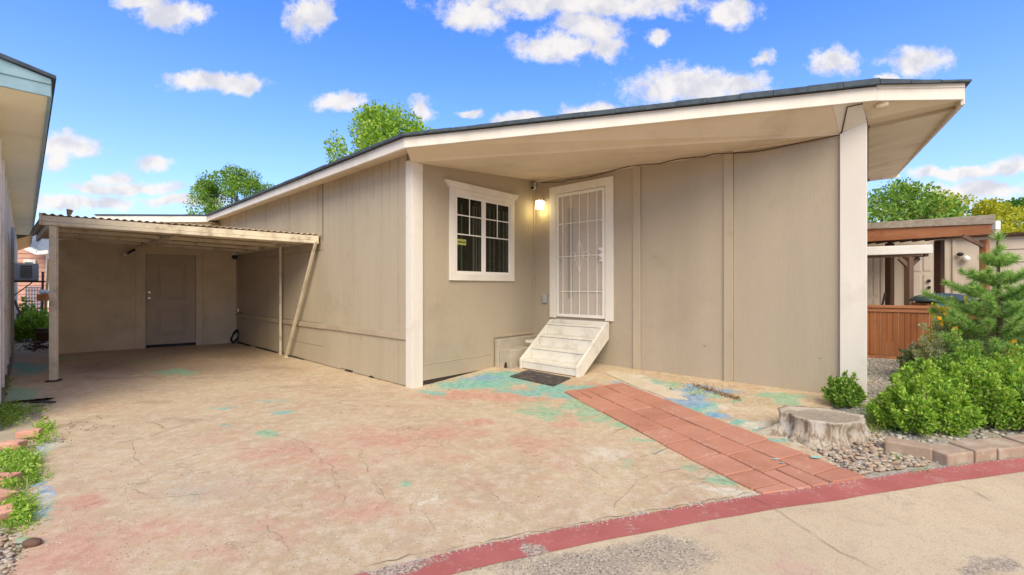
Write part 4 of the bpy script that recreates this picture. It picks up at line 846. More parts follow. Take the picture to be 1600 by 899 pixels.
def edge_pt(f, side_): 
    return (cpl + (blk_l - cpl) * f) if side_ == 0 else (cpr + (blk_r - cpr) * f)
for f in (.20, .42, .64, .86):
    a = edge_pt(f, 0); b = edge_pt(f, 1); za = zl + .055; zb_ = zr + .055
    G().beam((*a, za), (*b, zb_), .05, .06).build('purlin', M['cpmetal'], car, .004)
a = (edge_pt(0.02, 0) * .55 + edge_pt(.02, 1) * .45); b = (edge_pt(.97, 0) * .55 + edge_pt(.97, 1) * .45); zm = (zl + zr) / 2 + .05
G().beam((*a, zm), (*b, zm), .05, .09).build('joist', M['cpmetal'], car, .004)
a = edge_pt(.0, 0); b = edge_pt(1.0, 0); G().beam((*a, zl + .05), (*b, zl + .05), .04, .09).build('side_beam', M['cpmetal'], car, .004)
a = edge_pt(.02, 1) + FL.n * .02; b = edge_pt(.98, 1) + FL.n * .02; G().beam((*a, zr + .05), (*b, zr + .05), .04, .09).build('ledger', M['cpmetal'], car, .004)
# corrugated sheet
nu = 40 * 8 + 1; V = []; 
for j in range(9):
    f = -.015 + j / 8 * 1.03; p = edge_pt(f, 0); q = edge_pt(f, 1); p = p - ed_ * .12
    for i in range(nu):
        u = i / (nu - 1); xy = p + (q - p) * u; z = zl + .122 + (zr - zl) * u + .0105 * math.sin(2 * math.pi * i / 8) - .004 * math.sin(u * 9 + j) ; V.append((xy[0], xy[1], z))
V = np.array(V); F_ = [(j * nu + i, j * nu + i + 1, (j + 1) * nu + i + 1, (j + 1) * nu + i) for j in range(8) for i in range(nu - 1)]
V2 = V + np.array((0, 0, .004)); nV = len(V); F2 = F_ + [tuple(nV + k for k in f[::-1]) for f in F_] + [(i + 1, i, nV + i, nV + i + 1) for i in range(nu - 1)]
quick_mesh('corrugated_roof', np.concatenate([V, V2]), np.array(F2), M['corr'], car, True)
mp = FL.P(FL.u(438, .06), 0, .06); G().box((mp[0], mp[1], 0), .036, .036, 2.0, .7).build('post', M['cpmetal'], car, .004)
G().beam(FL.P(FL.u(447, .08), .0, .08), FL.P(FL.u(494, .08), 2.0, .08), .042, .042).build('brace', M['cpmetal'], car, .005)
G().beam(FL.P(FL.u(447, .08) + .02, .01, .11), FL.P(FL.u(447, .08) - .1, .01, .11), .06, .02).build('foot_plate', M['cpmetal'], car, .003)
# things in the carport
hs_ = thing('garden_hose', 'dark coiled hose lying in the back corner of the carport', 'hose', (*gp(368, 533)[:2], 0))
hp = gp(366, 536) + (.05, -.05, 0); g = G()
pts = []
for k in range(70):
    a = k / 70 * 2 * math.pi * 3.6; r_ = .10 + .015 * math.sin(a * 2.3); pts.append((hp[0] + r_ * math.cos(a) * .8 + .008 * math.sin(k), hp[1] + r_ * .35 * math.sin(a) + .02 * math.sin(k * .7), .15 + r_ * 1.3 * math.sin(a + .3) ))
g.tube(pts, .013, 6).build('coil', M['black'], hs_, smooth=True)
G().tube([hp + (.08, -.03, .015), hp + (.3, -.18, .014), hp + (.45, -.38, .014), hp + (.62, -.5, .014)], .016, 6).build('loose_end', M['black'], hs_, smooth=True)
sp = thing('spigot', 'brass garden tap on the long wall under the carport', 'tap', FL.P(FL.u(377), .66, 0))
u_ = FL.u(377); G().tube([FL.P(u_, .70, 0), FL.P(u_, .70, .09), FL.P(u_, .66, .11)], .014, 8).build('pipe', M['chrome'], sp, smooth=True)
G().tube([FL.P(u_, .70, .06), FL.P(u_, .76, .06)], .008, 6).build('stem', M['chrome'], sp); G().tube([FL.P(u_, .76, .06), FL.P(u_, .77, .06)], .03, 8).build('handle', M['chrome'], sp)
cl = thing('bulb_socket', 'bare bulb socket hanging under the carport roof near the door', 'lamp', FS.P(FS.u(200), 1.95, .1))
a = np.array(FS.P(FS.u(200), 1.93, .12)); b = np.array(FS.P(FS.u(212), 2.02, .12))
G().tube([a, b], .022, 8).build('socket', M['black'], cl, smooth=True); G().ball(a + (-.03, -.02, -.03), .035, 10, 8).build('bulb', M['plain_white'], cl, smooth=True)
c2 = thing('camera', 'small black camera at the top back corner of the carport', 'camera', FL.P(6.7, 1.85, .08))
q = FL.P(6.66, 1.93, .08); G().ball(q, .055, 10, 8).build('dome', M['black'], c2, smooth=True); G().box((q[0], q[1], 1.97), .08, .08, .06).build('mount', M['plain_white'], c2, .004)
lq = np.array(FC.P(.17, 2.222, -.04)); lf = tag(G().add([lq + np.array(o) for o in ((-.03, 0, 0), (.03, 0, 0), (.01, .01, .075), (-.045, .01, .085), (.05, .01, .06), (0, -.01, .03))], [(0, 5, 3), (5, 2, 3), (1, 4, 5), (5, 4, 2), (0, 1, 5)]).build('dry_leaf', M['straw'], None), 'curled dry leaf sitting on the front corner of the carport roof', 'leaf')

# ------------------------------------------------------------ neighbour on the left
WN = gp(2, 610)[:2]; FN = Frame(WN, -L_, D_)                  # u away from camera, normal towards our drive
nb = thing('neighbour_home', 'pale neighbouring home with teal fascia along the left edge', 'house', (*WN, 0))
nw = G().fbox(FN, -2.2, 19.0, -.05, 2.855, -.14, -.02).build('wall', M['lwall'], nb)
for k in range(15):
    a = -2.2 + k * 1.22; G().fbox(FN, a + .004, a + 1.216, .0, 2.85, -.03, 0).build('wall_panel', M['lwall'], nw, .003)
    G().fbox(FN, a - .03, a + .03, .0, 2.85, .0, .022).build('batten', M['lwall'], nw, .003)
E_ = at(74, 150, 3.86); off = float(np.dot(E_[:2] - WN, FN.n)); ue = float(np.dot(E_[:2] - WN, FN.e))
zo = float(E_[2])
G().slab([FN.P(ue, zo - .02, -.5), FN.P(12.5, zo - .02, -.5), FN.P(12.5, zo, off), FN.P(ue, zo, off)], .015).build('soffit', M['lsoffit'], nb)
G().slab([FN.P(12.5, 2.72, -.02), FN.P(18.5, 2.72, -.02), FN.P(18.5, zo, off), FN.P(12.5, zo, off)], .014).build('porch_soffit', M['osoffit'], nb)
G().hexa([FN.P(ue - .02, zo - .015, off), FN.P(18.5, zo - .015, off), FN.P(18.5, zo - .015, off + .025), FN.P(ue - .02, zo - .015, off + .025), FN.P(ue - .02, zo + .13, off), FN.P(18.5, zo + .13, off), FN.P(18.5, zo + .13, off + .025), FN.P(ue - .02, zo + .13, off + .025)]).build('fascia_board', M['teal'], nb, .003)
for (dz0, dz1, th) in ((-.015, .085, .025), (.088, .135, .035)):
    G().hexa([FN.P(ue - .02 - th, zo + dz0, off + .02), FN.P(ue - .02 - th, zo + dz0 - .0, off - 1.2), FN.P(ue - .02, zo + dz0, off - 1.2), FN.P(ue - .02, zo + dz0, off + .02),
              FN.P(ue - .02 - th, zo + dz1, off + .02), FN.P(ue - .02 - th, zo + dz1 + .30, off - 1.2), FN.P(ue - .02, zo + dz1 + .30, off - 1.2), FN.P(ue - .02, zo + dz1, off + .02)]).build('rake_board', M['teal'], nb, .003)
G().hexa([FN.P(ue - .08, zo + .138, off + .05), FN.P(18.6, zo + .138, off + .05), FN.P(18.6, zo + .5, off - 1.6), FN.P(ue - .08, zo + .5, off - 1.6), FN.P(ue - .08, zo + .165, off + .05), FN.P(18.6, zo + .165, off + .05), FN.P(18.6, zo + .56, off - 1.6), FN.P(ue - .08, zo + .56, off - 1.6)]).build('roof', SH, nb)
# old wooden window-box frame / conduit on wall
G().tube([FN.P(3.4, .1, .05), FN.P(3.4, 2.3, .05)], .02, 8).build('downpipe', M['grey'], nb, smooth=True)
G().fbox(FN, 1.2, 1.9, .95, 2.05, .001, .03).build('window_trim', M['plain_white'], nb, .004)
# AC unit
ac = thing('window_air_conditioner', 'grey window air conditioner on a shelf jutting from the pale wall', 'air conditioner', FN.P(6.2, 1.36, .2))
G().fbox(FN, 5.9, 6.5, 1.40, 1.77, .0, .40).build('housing', M['grey'], ac, .012)
G().fbox(FN, 5.888, 5.899, 1.46, 1.72, .13, .30).build('grille', M['rust'], ac, .002)
for k in range(6): G().fbox(FN, 5.880, 5.887, 1.475 + k * .04, 1.485 + k * .04, .135, .295).build('louvre', M['grey'], ac)
G().fbox(FN, 5.80, 6.55, 1.365, 1.392, .0, .50).build('shelf', M['wood_dark'], ac, .003)
G().beam(FN.P(5.9, 1.05, .01), FN.P(5.9, 1.36, .30), .02, .02).build('strut', M['wood_dark'], ac)
pl = tag(G().beam(FN.P(7.6, .02, .28), FN.P(8.0, .95, .02), .05, .02).build('leaning_plank', M['wood_mid'], None, .003), 'grey plank leaning on the pale wall beyond the air conditioner', 'plank')

# ------------------------------------------------------------ foliage helpers
def leaves(name, pts, size, mat, parent=None, up=.3, aspect=.5, fold=.25, outward=None):
    pts = np.asarray(pts); n = len(pts)
    d = rng.normal(size=(n, 3)); d /= np.linalg.norm(d, axis=1)[:, None]
    if outward is not None: d = d * .8 + outward; d[:, 2] += up; d /= np.linalg.norm(d, axis=1)[:, None]
    r2 = rng.normal(size=(n, 3)); s = np.cross(d, r2); s /= np.linalg.norm(s, axis=1)[:, None]; nrm = np.cross(s, d)
    L = (size * rng.uniform(.6, 1.35, n))[:, None]
    a = pts; b = pts + d * L * .5 + s * L * aspect * .5 + nrm * L * fold * .3; c = pts + d * L; e = pts + d * L * .5 - s * L * aspect * .5 + nrm * L * fold * .3
    V = np.stack([a, b, c, e], 1).reshape(-1, 3); I = np.arange(n)[:, None] * 4
    F_ = np.concatenate([I + np.array([[0, 1, 2]]), I + np.array([[0, 2, 3]])], 1).reshape(-1, 3)
    return quick_mesh(name, V, F_, mat, parent)
def tree(name, label, base, height, rad, mat, nleaf, lsize, clumps=40, low=.35, group=None, squash=1.0, spread=.26, seed=1, shape=None, limbs=9):
    r = np.random.default_rng(seed); random.seed(seed)
    t = thing(name, label, 'tree', base, group); base = np.array(base, float)
    tk = G(); top = base + (0, 0, height * .8); wob_ = lambda s_: r.normal(0, s_, 3) * (1, 1, 0)
    pts = [base + wob_(.0), base + (0, 0, height * .25) + wob_(.1), base + (0, 0, height * .5) + wob_(.2), top]
    tk.tube(pts, [height * .028, height * .022, height * .015, height * .005], 8); trunk = tk.build('trunk', M['bark'], t, smooth=True)
    cs = []
    for k in range(clumps):
        while True:
            q = r.uniform(-1, 1, 3)
            if np.linalg.norm(q) < 1: break
        q = q / max(np.linalg.norm(q), .2) * (np.linalg.norm(q) ** .45)
        zz = low + (1 - low) * (q[2] * .5 + .5); wd_ = (1 - abs(q[2]) ** 3 * .5)
        if shape: wd_ *= shape(zz)
        cs.append(base + (q[0] * rad * wd_, q[1] * rad * wd_, height * zz))
    lb = G()
    for k in range(min(limbs * 3, clumps)):
        c = cs[k]; f = r.uniform(.3, .75); st = base + (0, 0, height * min(f, (c[2] - base[2]) / height * .8)); m_ = (st + c) / 2 + r.normal(0, .12, 3) + (0, 0, .15)
        lb.tube([st, m_, c], [height * .008, height * .005, height * .0015], 5)
    lb.build('limbs', M['bark'], trunk, smooth=True)
    per = nleaf // clumps; P = []; O = []
    for c in cs:
        s_ = rad * spread * r.uniform(.6, 1.3); o = r.normal(size=(per, 3)); o /= np.linalg.norm(o, axis=1)[:, None]; rr = r.uniform(.15, 1, (per, 1)) ** .5
        P.append(c + o * rr * s_ * (1, 1, .75 * squash)); O.append(o * .7)
    leaves('crown', np.concatenate(P), lsize, mat, t, .1, .6, .3, np.concatenate(O)); return t
def shrub(name, label, base, rx, ry, h, mat, n, ls, seed=1, cat='shrub', group=None, low=0.0, stems=14, aspect=.55, up=.5):
    r = np.random.default_rng(seed); t = thing(name, label, cat, base, group); base = np.array(base, float); stems = int(stems * 2.6)
    g = G(); P = []; O = []; per = max(3, n // (stems * 7)); sz = min(rx, ry, h)
    for k in range(stems):
        a = r.uniform(0, 6.28); f = r.uniform(.05, 1.0) ** .6; hh = h * (1 - .62 * f ** 2.2) * r.choice((.75, .95, 1.05, 1.3), p=(.3, .35, .25, .1)) * r.uniform(.85, 1.12)
        st = base + (math.cos(a) * rx * f * .55, math.sin(a) * ry * f * .55, 0); tip = base + (math.cos(a) * rx * f * 1.05, math.sin(a) * ry * f * 1.05, hh); md = (st + tip) / 2 + (r.normal(0, .03), r.normal(0, .03), hh * .16)
        g.tube([st, md, tip], [.005, .0035, .0015], 4)
        for q in np.linspace(.18, 1.0, 7) + r.normal(0, .03, 7):
            q = min(max(q, .05), 1.0); c = (1 - q) ** 2 * st + 2 * q * (1 - q) * md + q * q * tip; o = r.normal(size=(per, 3)); o /= np.linalg.norm(o, axis=1)[:, None]
            s_ = sz * .17 * (1.15 - .6 * q); pp = c + o * (r.uniform(.05, 1, (per, 1)) ** .6) * s_; pp[:, 2] = np.maximum(pp[:, 2], base[2] + .01); P.append(pp); O.append(o * .6 + (tip - st) / np.linalg.norm(tip - st) * .4)
    g.build('stem', M['stem'], t)
    leaves('foliage', np.concatenate(P), ls, mat, t, up, aspect, .3, np.concatenate(O)); return t
def grass(name, pts, h, mat, lean=.5, wdt=.004):
    n = len(pts); pts = np.array([(p[0], p[1], float(hgt(p[0], p[1])) - .02) for p in pts]); d = rng.normal(size=(n, 3)) * (lean, lean, .1) + (0, 0, 1); d /= np.linalg.norm(d, axis=1)[:, None]
    s = np.stack([-d[:, 1], d[:, 0], np.zeros(n)], 1) + rng.normal(size=(n, 3)) * .3; s /= np.linalg.norm(s, axis=1)[:, None]; H = (h * rng.uniform(.5, 1.4, n))[:, None]
    bend = d * (1, 1, 0) * H * .5
    a = pts - s * wdt; b = pts + s * wdt; c = pts + d * H * .6 + s * wdt * .8; e = pts + d * H * .6 - s * wdt * .8; tp = pts + d * H + bend - (0, 0, .1) * H
    V = np.stack([a, b, c, e, tp], 1).reshape(-1, 3); I = np.arange(n)[:, None] * 5
    F_ = np.concatenate([I + np.array([[0, 1, 2]]), I + np.array([[0, 2, 3]]), I + np.array([[3, 2, 4]])], 1).reshape(-1, 3)
    return tag(quick_mesh(name, V, F_, mat), kind='stuff')

# trees beyond the roofs
tree('leafy_tree', 'green tree with upright shoots rising behind the middle of the roof', (-6.9, 25, 0), 11.0, 3.4, M['leaf_bright'], 26000, .16, 110, .5, seed=3, spread=.13, squash=2.6, shape=lambda z: 1.35 - .6 * z)
tree('leafy_tree', 'pale loose tree behind the left end of the long roof', (-15.4, 25, 0), 7.9, 2.1, M['leaf'], 34000, .11, 130, .35, seed=12, spread=.26, limbs=3)
tree('leafy_tree', 'dense green tree beyond the brown porch roof beside the right post', (18.7, 22, 0), 6.1, 2.3, M['leaf'], 9000, .16, 60, .30, seed=21, spread=.3)
tree('leafy_tree', 'small dark green tree between the dense tree and the yellow trees', (20.6, 22.5, 0), 4.9, 1.5, M['leaf_dark'], 4000, .15, 30, .3, seed=26, spread=.32)
tree('yellow_tree', 'yellow-green tree showing over the middle of the brown porch roof', (23.6, 24, 0), 6.3, 1.9, M['leaf_yellow'], 7000, .15, 44, .4, seed=31, spread=.3)
tree('yellow_tree', 'low golden tree at the right edge beyond the beige house', (27.6, 25, 0), 5.9, 2.6, M['leaf_yellow'], 9000, .16, 60, .3, seed=37, spread=.28)
tree('dark_tree', 'sparse dark-leaved tree standing above the yellow trees', (26.3, 29, 0), 7.2, 2.0, M['leaf_dark'], 900, .2, 22, .6, seed=41, spread=.25)
tree('dark_tree', 'thin dark tree behind the first yellow tree', (25.0, 29, 0), 7.0, 1.4, M['leaf_dark'], 1400, .18, 18, .6, seed=43, spread=.3)
tree('dark_tree', 'grey-green tree cut off by the right edge of the picture', (32.0, 29, 0), 7.0, 2.2, M['leaf_dark'], 2500, .2, 26, .6, seed=47, spread=.25)

# ------------------------------------------------------------ right neighbour
hR = .15
fn0 = at(1350, 480, 7.15); fn1 = at(1640, 489, 6.0)
FF = Frame(fn0[:2], (fn1 - fn0)[:2], (0, -1)); fl_ = np.linalg.norm((fn1 - fn0)[:2]); FF.n = np.array((FF.e[1], -FF.e[0]))
fence = thing('wooden_fence', 'low brown board fence with a flat rail beside the right post', 'fence', (*fn0[:2], hR))
nb_ = int(fl_ / .068)
for k in range(nb_):
    a = k * fl_ / nb_; G().fbox(FF, a + .002, a + fl_ / nb_ - .002, hR + .04 + random.uniform(0, .006), .93, 0, .018 + random.uniform(-.002, .002)).build('board', M['wood'], fence, .003)
G().fbox(FF, -.1, fl_ + .1, .932, .975, -.035, .055).build('top_rail', M['wood_rail'], fence, .005)
G().fbox(FF, -.1, fl_ + .1, .87, .928, .022, .036).build('face_rail', M['wood_rail'], fence, .004)
G().fbox(FF, -.1, fl_ + .1, hR - .02, hR + .035, -.02, .04).build('base_board', M['wood_rail'], fence, .004)
for a in (.05, 1.2): G().fbox(FF, a, a + .08, hR, .93, -.09, -.003).build('post', M['wood'], fence, .004)
# house wall
hw0 = at(1330, 450, 11.2); hw1 = at(1720, 450, 8.6); FH = Frame(hw0[:2], (hw1 - hw0)[:2], (0, -1)); FH.n = np.array((FH.e[1], -FH.e[0])); hl = np.linalg.norm((hw1 - hw0)[:2])
rh = thing('beige_house', 'beige neighbouring house with panelled doors behind the brown fence', 'house', (*hw0[:2], hR))
hwl = G().fbox(FH, -.5, hl, 0, 2.36, -.15, -.03).build('wall', M['nwall'], rh)
ux = FH.u(1558)
G().fbox(FH, -.5, ux - .01, .1, 2.34, -.03, 0).build('wall_panel', M['nwall'], hwl)
for k in range(8):
    z = .2 + k * .265; G().fprism(Frame(FH.P(ux, 0, 0)[:2], FH.n, FH.e), [(-.02, z), (.022, z), (.004, z + .257), (-.02, z + .257)], .0, hl - ux).build('lap_siding', M['nwall'], hwl)
G().hexa([FH.P(ux - .9, 2.36, -.3), FH.P(hl, 2.31, -.3), FH.P(hl, 2.31, .12), FH.P(ux - .9, 2.36, .12), FH.P(ux - .9, 2.41, -.3), FH.P(hl, 2.36, -.3), FH.P(hl, 2.36, .12), FH.P(ux - .9, 2.41, .12)]).build('eave', M['wood_dark'], rh)
wdm = M['plain_white']; mdoor = surf('beige_door_paint', (.64, .55, .46), (.60, .51, .43), 3, .5, .05, 30)
for (pa, pb) in ((1352, 1376), (1422, 1460)):
    a, b = FH.u(pa), FH.u(pb); dr = G().fbox(FH, a, b, hR, 2.18, .001, .03).build('door', mdoor, rh, .004)
    wd_ = (b - a)
    for (z0, z1) in ((.35, .95), (1.05, 1.55), (1.63, 2.05)):
        for (f0, f1) in ((.12, .45), (.55, .88)):
            G().fbox(FH, a + wd_ * f0, a + wd_ * f1, z0, z1, .0305, .042).build('door_panel', mdoor, dr, .006)
    G().fbox(FH, a - .06, a - .002, hR, 2.24, .001, .045).fbox(FH, b + .002, b + .06, hR, 2.24, .001, .045).build('door_casing', M['nwall'], rh, .004)
    if pa > 1400:
        for z in (1.25, 1.40): G().tube([FH.P(b - .09, z, .03), FH.P(b - .09, z, .09)], .035, 10).build('door_knob', M['black'], dr, .003, True)
for px_ in (1465, 1476, 1488): a = FH.u(px_); G().fbox(FH, a, a + .05, hR, 2.33, .001, .03).build('trim_board', M['nwall'], hwl, .003)
wl2 = thing('wall_lamp', 'small black lamp on the beige wall left of the pine top', 'lamp', FH.P(FH.u(1505), 1.95, 0))
q = FH.P(FH.u(1500), 1.98, .08); G().ball(q, .06, 10, 8, (1, 1, .7)).build('shade', M['black'], wl2, smooth=True); q = FH.P(FH.u(1509), 1.88, .08); G().ball(q, .07, 10, 8).build('globe', M['plain_white'], wl2, smooth=True)
# brown porch roof
bA = at(1335, 379, 9.3); bB = at(1548, 366, 7.8)
pr = thing('porch_roof', 'brown beamed flat porch roof with weathered edge in front of the beige house', 'porch', (*bA[:2], hR))
dB = (bB - bA)[:2]; nB = np.array((dB[1], -dB[0])) / np.linalg.norm(dB)
G().hexa([bA, bB, bB - (*nB * .06, 0), bA - (*nB * .06, 0), bA + (0, 0, .26), bB + (0, 0, .17), bB - (*nB * .06, -.17), bA - (*nB * .06, -.26)]).build('front_beam', M['wood_rail'], pr, .006)
rA = bA + (*nB * .05, .262); rB = bB + (*nB * .05, .172) + (.06, -.02, 0); mw = surf('weathered_roof_edge', (.42, .36, .30), (.28, .24, .2), 12, .9, .5, 60, (1, 1, 4), (.6, .55, .48), 6, .6)
bk = np.array((1.0, 2.2, .06))
G().hexa([rA, rB, rB + bk, rA + bk, rA + (0, 0, .12), rB + (0, 0, .16), rB + bk + (0, 0, .16), rA + bk + (0, 0, .12)]).build('roof_slab', mw, pr, .008)
G().hexa([rB + (.0, -.01, -.10), rB + (.1, 0, -.10), rB + (.1, .12, -.10), rB + (0, .12, -.1), rB + (.0, -.01, .05), rB + (.1, 0, .05), rB + (.1, .12, .05), rB + (0, .12, .05)]).build('gutter_end', M['plain_white'], pr, .006)
G().hexa([rB + (.0, -.01, -.22), rB + (.09, 0, -.22), rB + (.09, .12, -.22), rB + (0, .12, -.22), rB + (.0, -.01, -.105), rB + (.09, 0, -.105), rB + (.09, .12, -.105), rB + (0, .12, -.105)]).build('downspout', M['nwall'], pr, .006)
for k in range(9):
    f = (k + .5) / 9; a = bA + (bB - bA) * f + (0, .06, .10); G().beam(a, a + bk * .9, .045, .12).build('rafter', M['wood_dark'], pr)
for (pxx, Y) in ((1390, 9.1), (1467.5, 8.55)):
    x = (pxx - CX) / FP * Y; G().box((x, Y, hR), .11, .11, 2.15 - hR, .3).build('post', M['wood_dark'], pr, .005)
x = (1540 - CX) / FP * 7.95; G().box((x, 7.97, hR), .10, .10, 2.1 - hR, .3).build('post', M['wood_rail'], pr, .005)
a = at(1535, 366, 7.93); G().beam(a + (-.25, .1, -.02), a + (.05, .02, -.22), .05, .06).build('knee_brace', M['wood_mid'], pr)
# white awning on a grey-brown post
aw = thing('small_awning', 'low white awning on a grey-brown post in front of the beige doors', 'awning', at(1420, 520, 8.0))
aA = at(1325, 400, 8.3); aB = at(1458, 396, 7.7)
G().hexa([aA, aB, aB + (.25, .9, .0), aA + (.25, .9, 0), aA + (0, 0, .14), aB + (0, 0, .15), aB + (.25, .9, .22), aA + (.25, .9, .22)]).build('awning_roof', M['plain_white'], aw, .008)
G().beam(aA + (0.1, .1, -.02), aB + (-.08, .1, -.02), .06, .05).build('support_beam', M['wood_mid'], aw)
G().beam(aB + (-.06, .05, -.02), aB + (.1, .7, -.02), .05, .06).build('side_beam', M['wood_dark'], aw)
p_ = at(1420, 400, 7.9); G().box((p_[0], p_[1], hR), .095, .095, p_[2] - hR - .02, .2).build('post', M['wood_mid'], aw, .004)
for s_ in (-1, 1): G().beam((p_[0], p_[1], p_[2] - .20), (p_[0] + s_ * .17, p_[1], p_[2] - .04), .05, .06).build('knee_brace', M['wood_mid'], aw)
# covered grill, leaning tool
gr = thing('covered_grill', 'dark domed cover over a teal barbecue behind the brown fence', 'barbecue', (*at(1470, 500, 7.3)[:2], hR))
gx_, gy_, _ = at(1472, 500, 7.4)
V = G(); 
prof = [(0, 0, 1.12), ]
rings = [(.42, 1.02), (.40, 1.06), (.31, 1.115), (.16, 1.15), (.02, 1.16)]
n = 20; vs = []
for (r_, z) in rings:
    for k in range(n):
        a = 2 * math.pi * k / n; ex = .5; vs.append((gx_ + r_ * 1.05 * np.sign(math.cos(a)) * abs(math.cos(a)) ** ex, gy_ + r_ * .6 * np.sign(math.sin(a)) * abs(math.sin(a)) ** ex, z))
V.add(vs, [(j * n + k, j * n + (k + 1) % n, (j + 1) * n + (k + 1) % n, (j + 1) * n + k) for j in range(4) for k in range(n)] + [tuple(range(4 * n, 5 * n)), tuple(range(n))[::-1]]).build('lid', M['cover'], gr, smooth=True)
G().box((gx_ + .05, gy_, .80), .66, .42, .215).build('firebox', M['tealbody'], gr, .02)
G().box((gx_ - .33, gy_, .90), .10, .3, .10).build('side_shelf', M['wood'], gr, .01)
for sx in (-.25, .3):
    for sy in (-.16, .16): G().box((gx_ + sx, gy_ + sy, hR), .03, .03, .65).build('leg', M['black'], gr)
tl = tag(G().tube([at(1378, 480, 8.6), at(1383, 458, 8.9)], [.02, .018], 8).build('leaning_tool', M['black'], None, smooth=True), 'short dark tool handle leaning against the beige house behind the fence', 'tool')
bx = tag(G().box(at(1510, 492, 6.9), .30, .2, .11, .2).build('planter_box', M['orange'], None, .01), 'orange-brown box behind the fence beside the covered barbecue', 'planter')
bin_ = thing('teal_cart', 'teal lidded cart half hidden by the pine at the right edge', 'cart', (*at(1580, 500, 6.9)[:2], hR))
cx2, cy2, _ = at(1590, 500, 6.9); G().box((cx2, cy2, hR), .7, .5, .85, -.3).build('body', M['tealbody'], bin_, .03); G().box((cx2, cy2, 1.0), .76, .56, .06, -.3).build('lid', M['cover'], bin_, .02)

# ------------------------------------------------------------ planting on the right
sr = np.random.default_rng(5)
def pine(base, H, Rm):
    t = thing('pine_tree', 'young pine with bright tufted needles in front of the beige house', 'tree', base); base = np.array(base)
    trunk = G().tube([base, base + (.02, 0, H * .5), base + (0, .01, H)], [.035, .022, .006], 8).build('trunk', M['bark'], t, smooth=True)
    br = G(); tuft = [(base + (0, 0, H * 1.0), np.array((0, 0, 1.)), 1.2), (base + (0.02, 0, H * .93), np.array((0.3, 0, 1.)), 1.0), (base + (-.02, 0, H * .9), np.array((-.4, 0, .9)), 1.0)]
    for lv, (f, nb2, ln) in enumerate(((.84, 5, .22), (.70, 7, .48), (.60, 8, .72), (.48, 10, .92), (.36, 10, 1.0), (.22, 10, .95))):
        for k in range(nb2):
            a = 2 * math.pi * (k + sr.uniform(-.25, .25)) / nb2 + lv; l = Rm * ln * sr.uniform(.7, 1.1); st = base + (0, 0, H * f)
            tip = st + (math.cos(a) * l, math.sin(a) * l, l * .38 + sr.uniform(-.03, .06)); mdl = (st + tip) / 2 + (0, 0, -.03)
            br.tube([st, mdl, tip], [.010, .007, .004], 5)
            dv = (tip - mdl); dv /= np.linalg.norm(dv)
            for q in np.linspace(.30, 1, max(3, int(l / .075))):
                c = mdl + (tip - mdl) * (q * 2 - 1) if q > .5 else st + (mdl - st) * q * 2
                sd3 = np.cross(dv, (0, 0, 1)); tuft.append((c, dv + sd3 * sr.uniform(-.6, .6) + (0, 0, .25), sr.uniform(.75, 1.1)))
            for s3 in (-1, 1):
                sdv3 = np.cross(dv, (0, 0, 1)) * s3 * l * .28 + dv * l * .15; c = mdl + sdv3 + (0, 0, .03); br.tube([mdl, c], [.006, .003], 4); tuft.append((c, sdv3 / np.linalg.norm(sdv3) + (0, 0, .5), .9))
    br.build('branches', M['bark'], trunk)
    P0 = []; P1_ = []
    for (c, d, s_) in tuft:
        m_ = 190; d = np.array(d) / np.linalg.norm(d); o = sr.normal(size=(m_, 3)); o /= np.linalg.norm(o, axis=1)[:, None]
        dd = o * .85 + d * .75; dd /= np.linalg.norm(dd, axis=1)[:, None]; ro = c + d * sr.uniform(-.04, .03, (m_, 1)); P0.append(ro); P1_.append(ro + dd * sr.uniform(.05, .10, (m_, 1)) * s_)
    A = np.concatenate(P0); B = np.concatenate(P1_); dd = B - A; sdv4 = np.cross(dd, sr.normal(size=dd.shape)); sdv4 /= np.linalg.norm(sdv4, axis=1)[:, None]
    V = np.stack([A - sdv4 * .0024, A + sdv4 * .0024, B], 1).reshape(-1, 3); F_ = np.arange(len(A) * 3).reshape(-1, 3)
    quick_mesh('needles', V, F_, M['needle'], t); return t
pb_ = at(1560, 450, 4.75); pine((pb_[0], pb_[1], hR), 1.62, .58)
def gb_(px, py): p = gp(px, py); return (p[0], p[1], p[2])
GR_ = None
shrub('leafy_shrub', 'low spreading bright green shrub behind the short end of the stone edging', gb_(1440, 672), .36, .28, .40, M['leaf_bright'], 18000, .030, 2, stems=28)
shrub('leafy_shrub', 'bushy green shrub spilling over the middle of the stone edging', gb_(1525, 662), .44, .32, .50, M['leaf_bright'], 22000, .030, 3, stems=32)
shrub('leafy_shrub', 'dark green mound of leaves at the right edge behind the curb', gb_(1612, 668), .34, .30, .36, M['leaf'], 16000, .028, 4, stems=28)
shrub('leafy_shrub', 'taller green shrub in the middle of the bed behind the spreading shrubs', gb_(1485, 632), .44, .34, .52, M['leaf'], 18000, .034, 5, stems=26)
shrub('leafy_shrub', 'green shrub below the pine at the right edge', gb_(1580, 630), .46, .34, .38, M['leaf_bright'], 18000, .028, 6, stems=30)
shrub('leafy_shrub', 'small dark green weed bush at the foot of the white gable post', gb_(1318, 634), .17, .13, .25, M['leaf'], 4500, .034, 7, stems=16, aspect=.5)
shrub('silvery_shrub', 'silvery grey-green flowering shrub below the left side of the pine', gb_(1498, 603), .44, .3, .74, M['leaf_grey'], 24000, .026, 8, stems=24, aspect=.35)
shrub('silvery_shrub', 'pale feathery shrub in front of the right side of the pine', gb_(1592, 600), .44, .3, .74, M['leaf_grey'], 24000, .026, 9, stems=24, aspect=.35)
shrub('variegated_shrub', 'small shrub with white-edged leaves in front of the brown fence', gb_(1428, 586), .17, .14, .36, M['leaf_pale'], 1500, .055, 10, stems=12)
shrub('flowering_plant', 'yellow-green flowering plant between the fence and the pine', gb_(1482, 580), .26, .2, .92, M['leaf_yellow'], 4200, .04, 11, stems=18)
fl1 = []; 
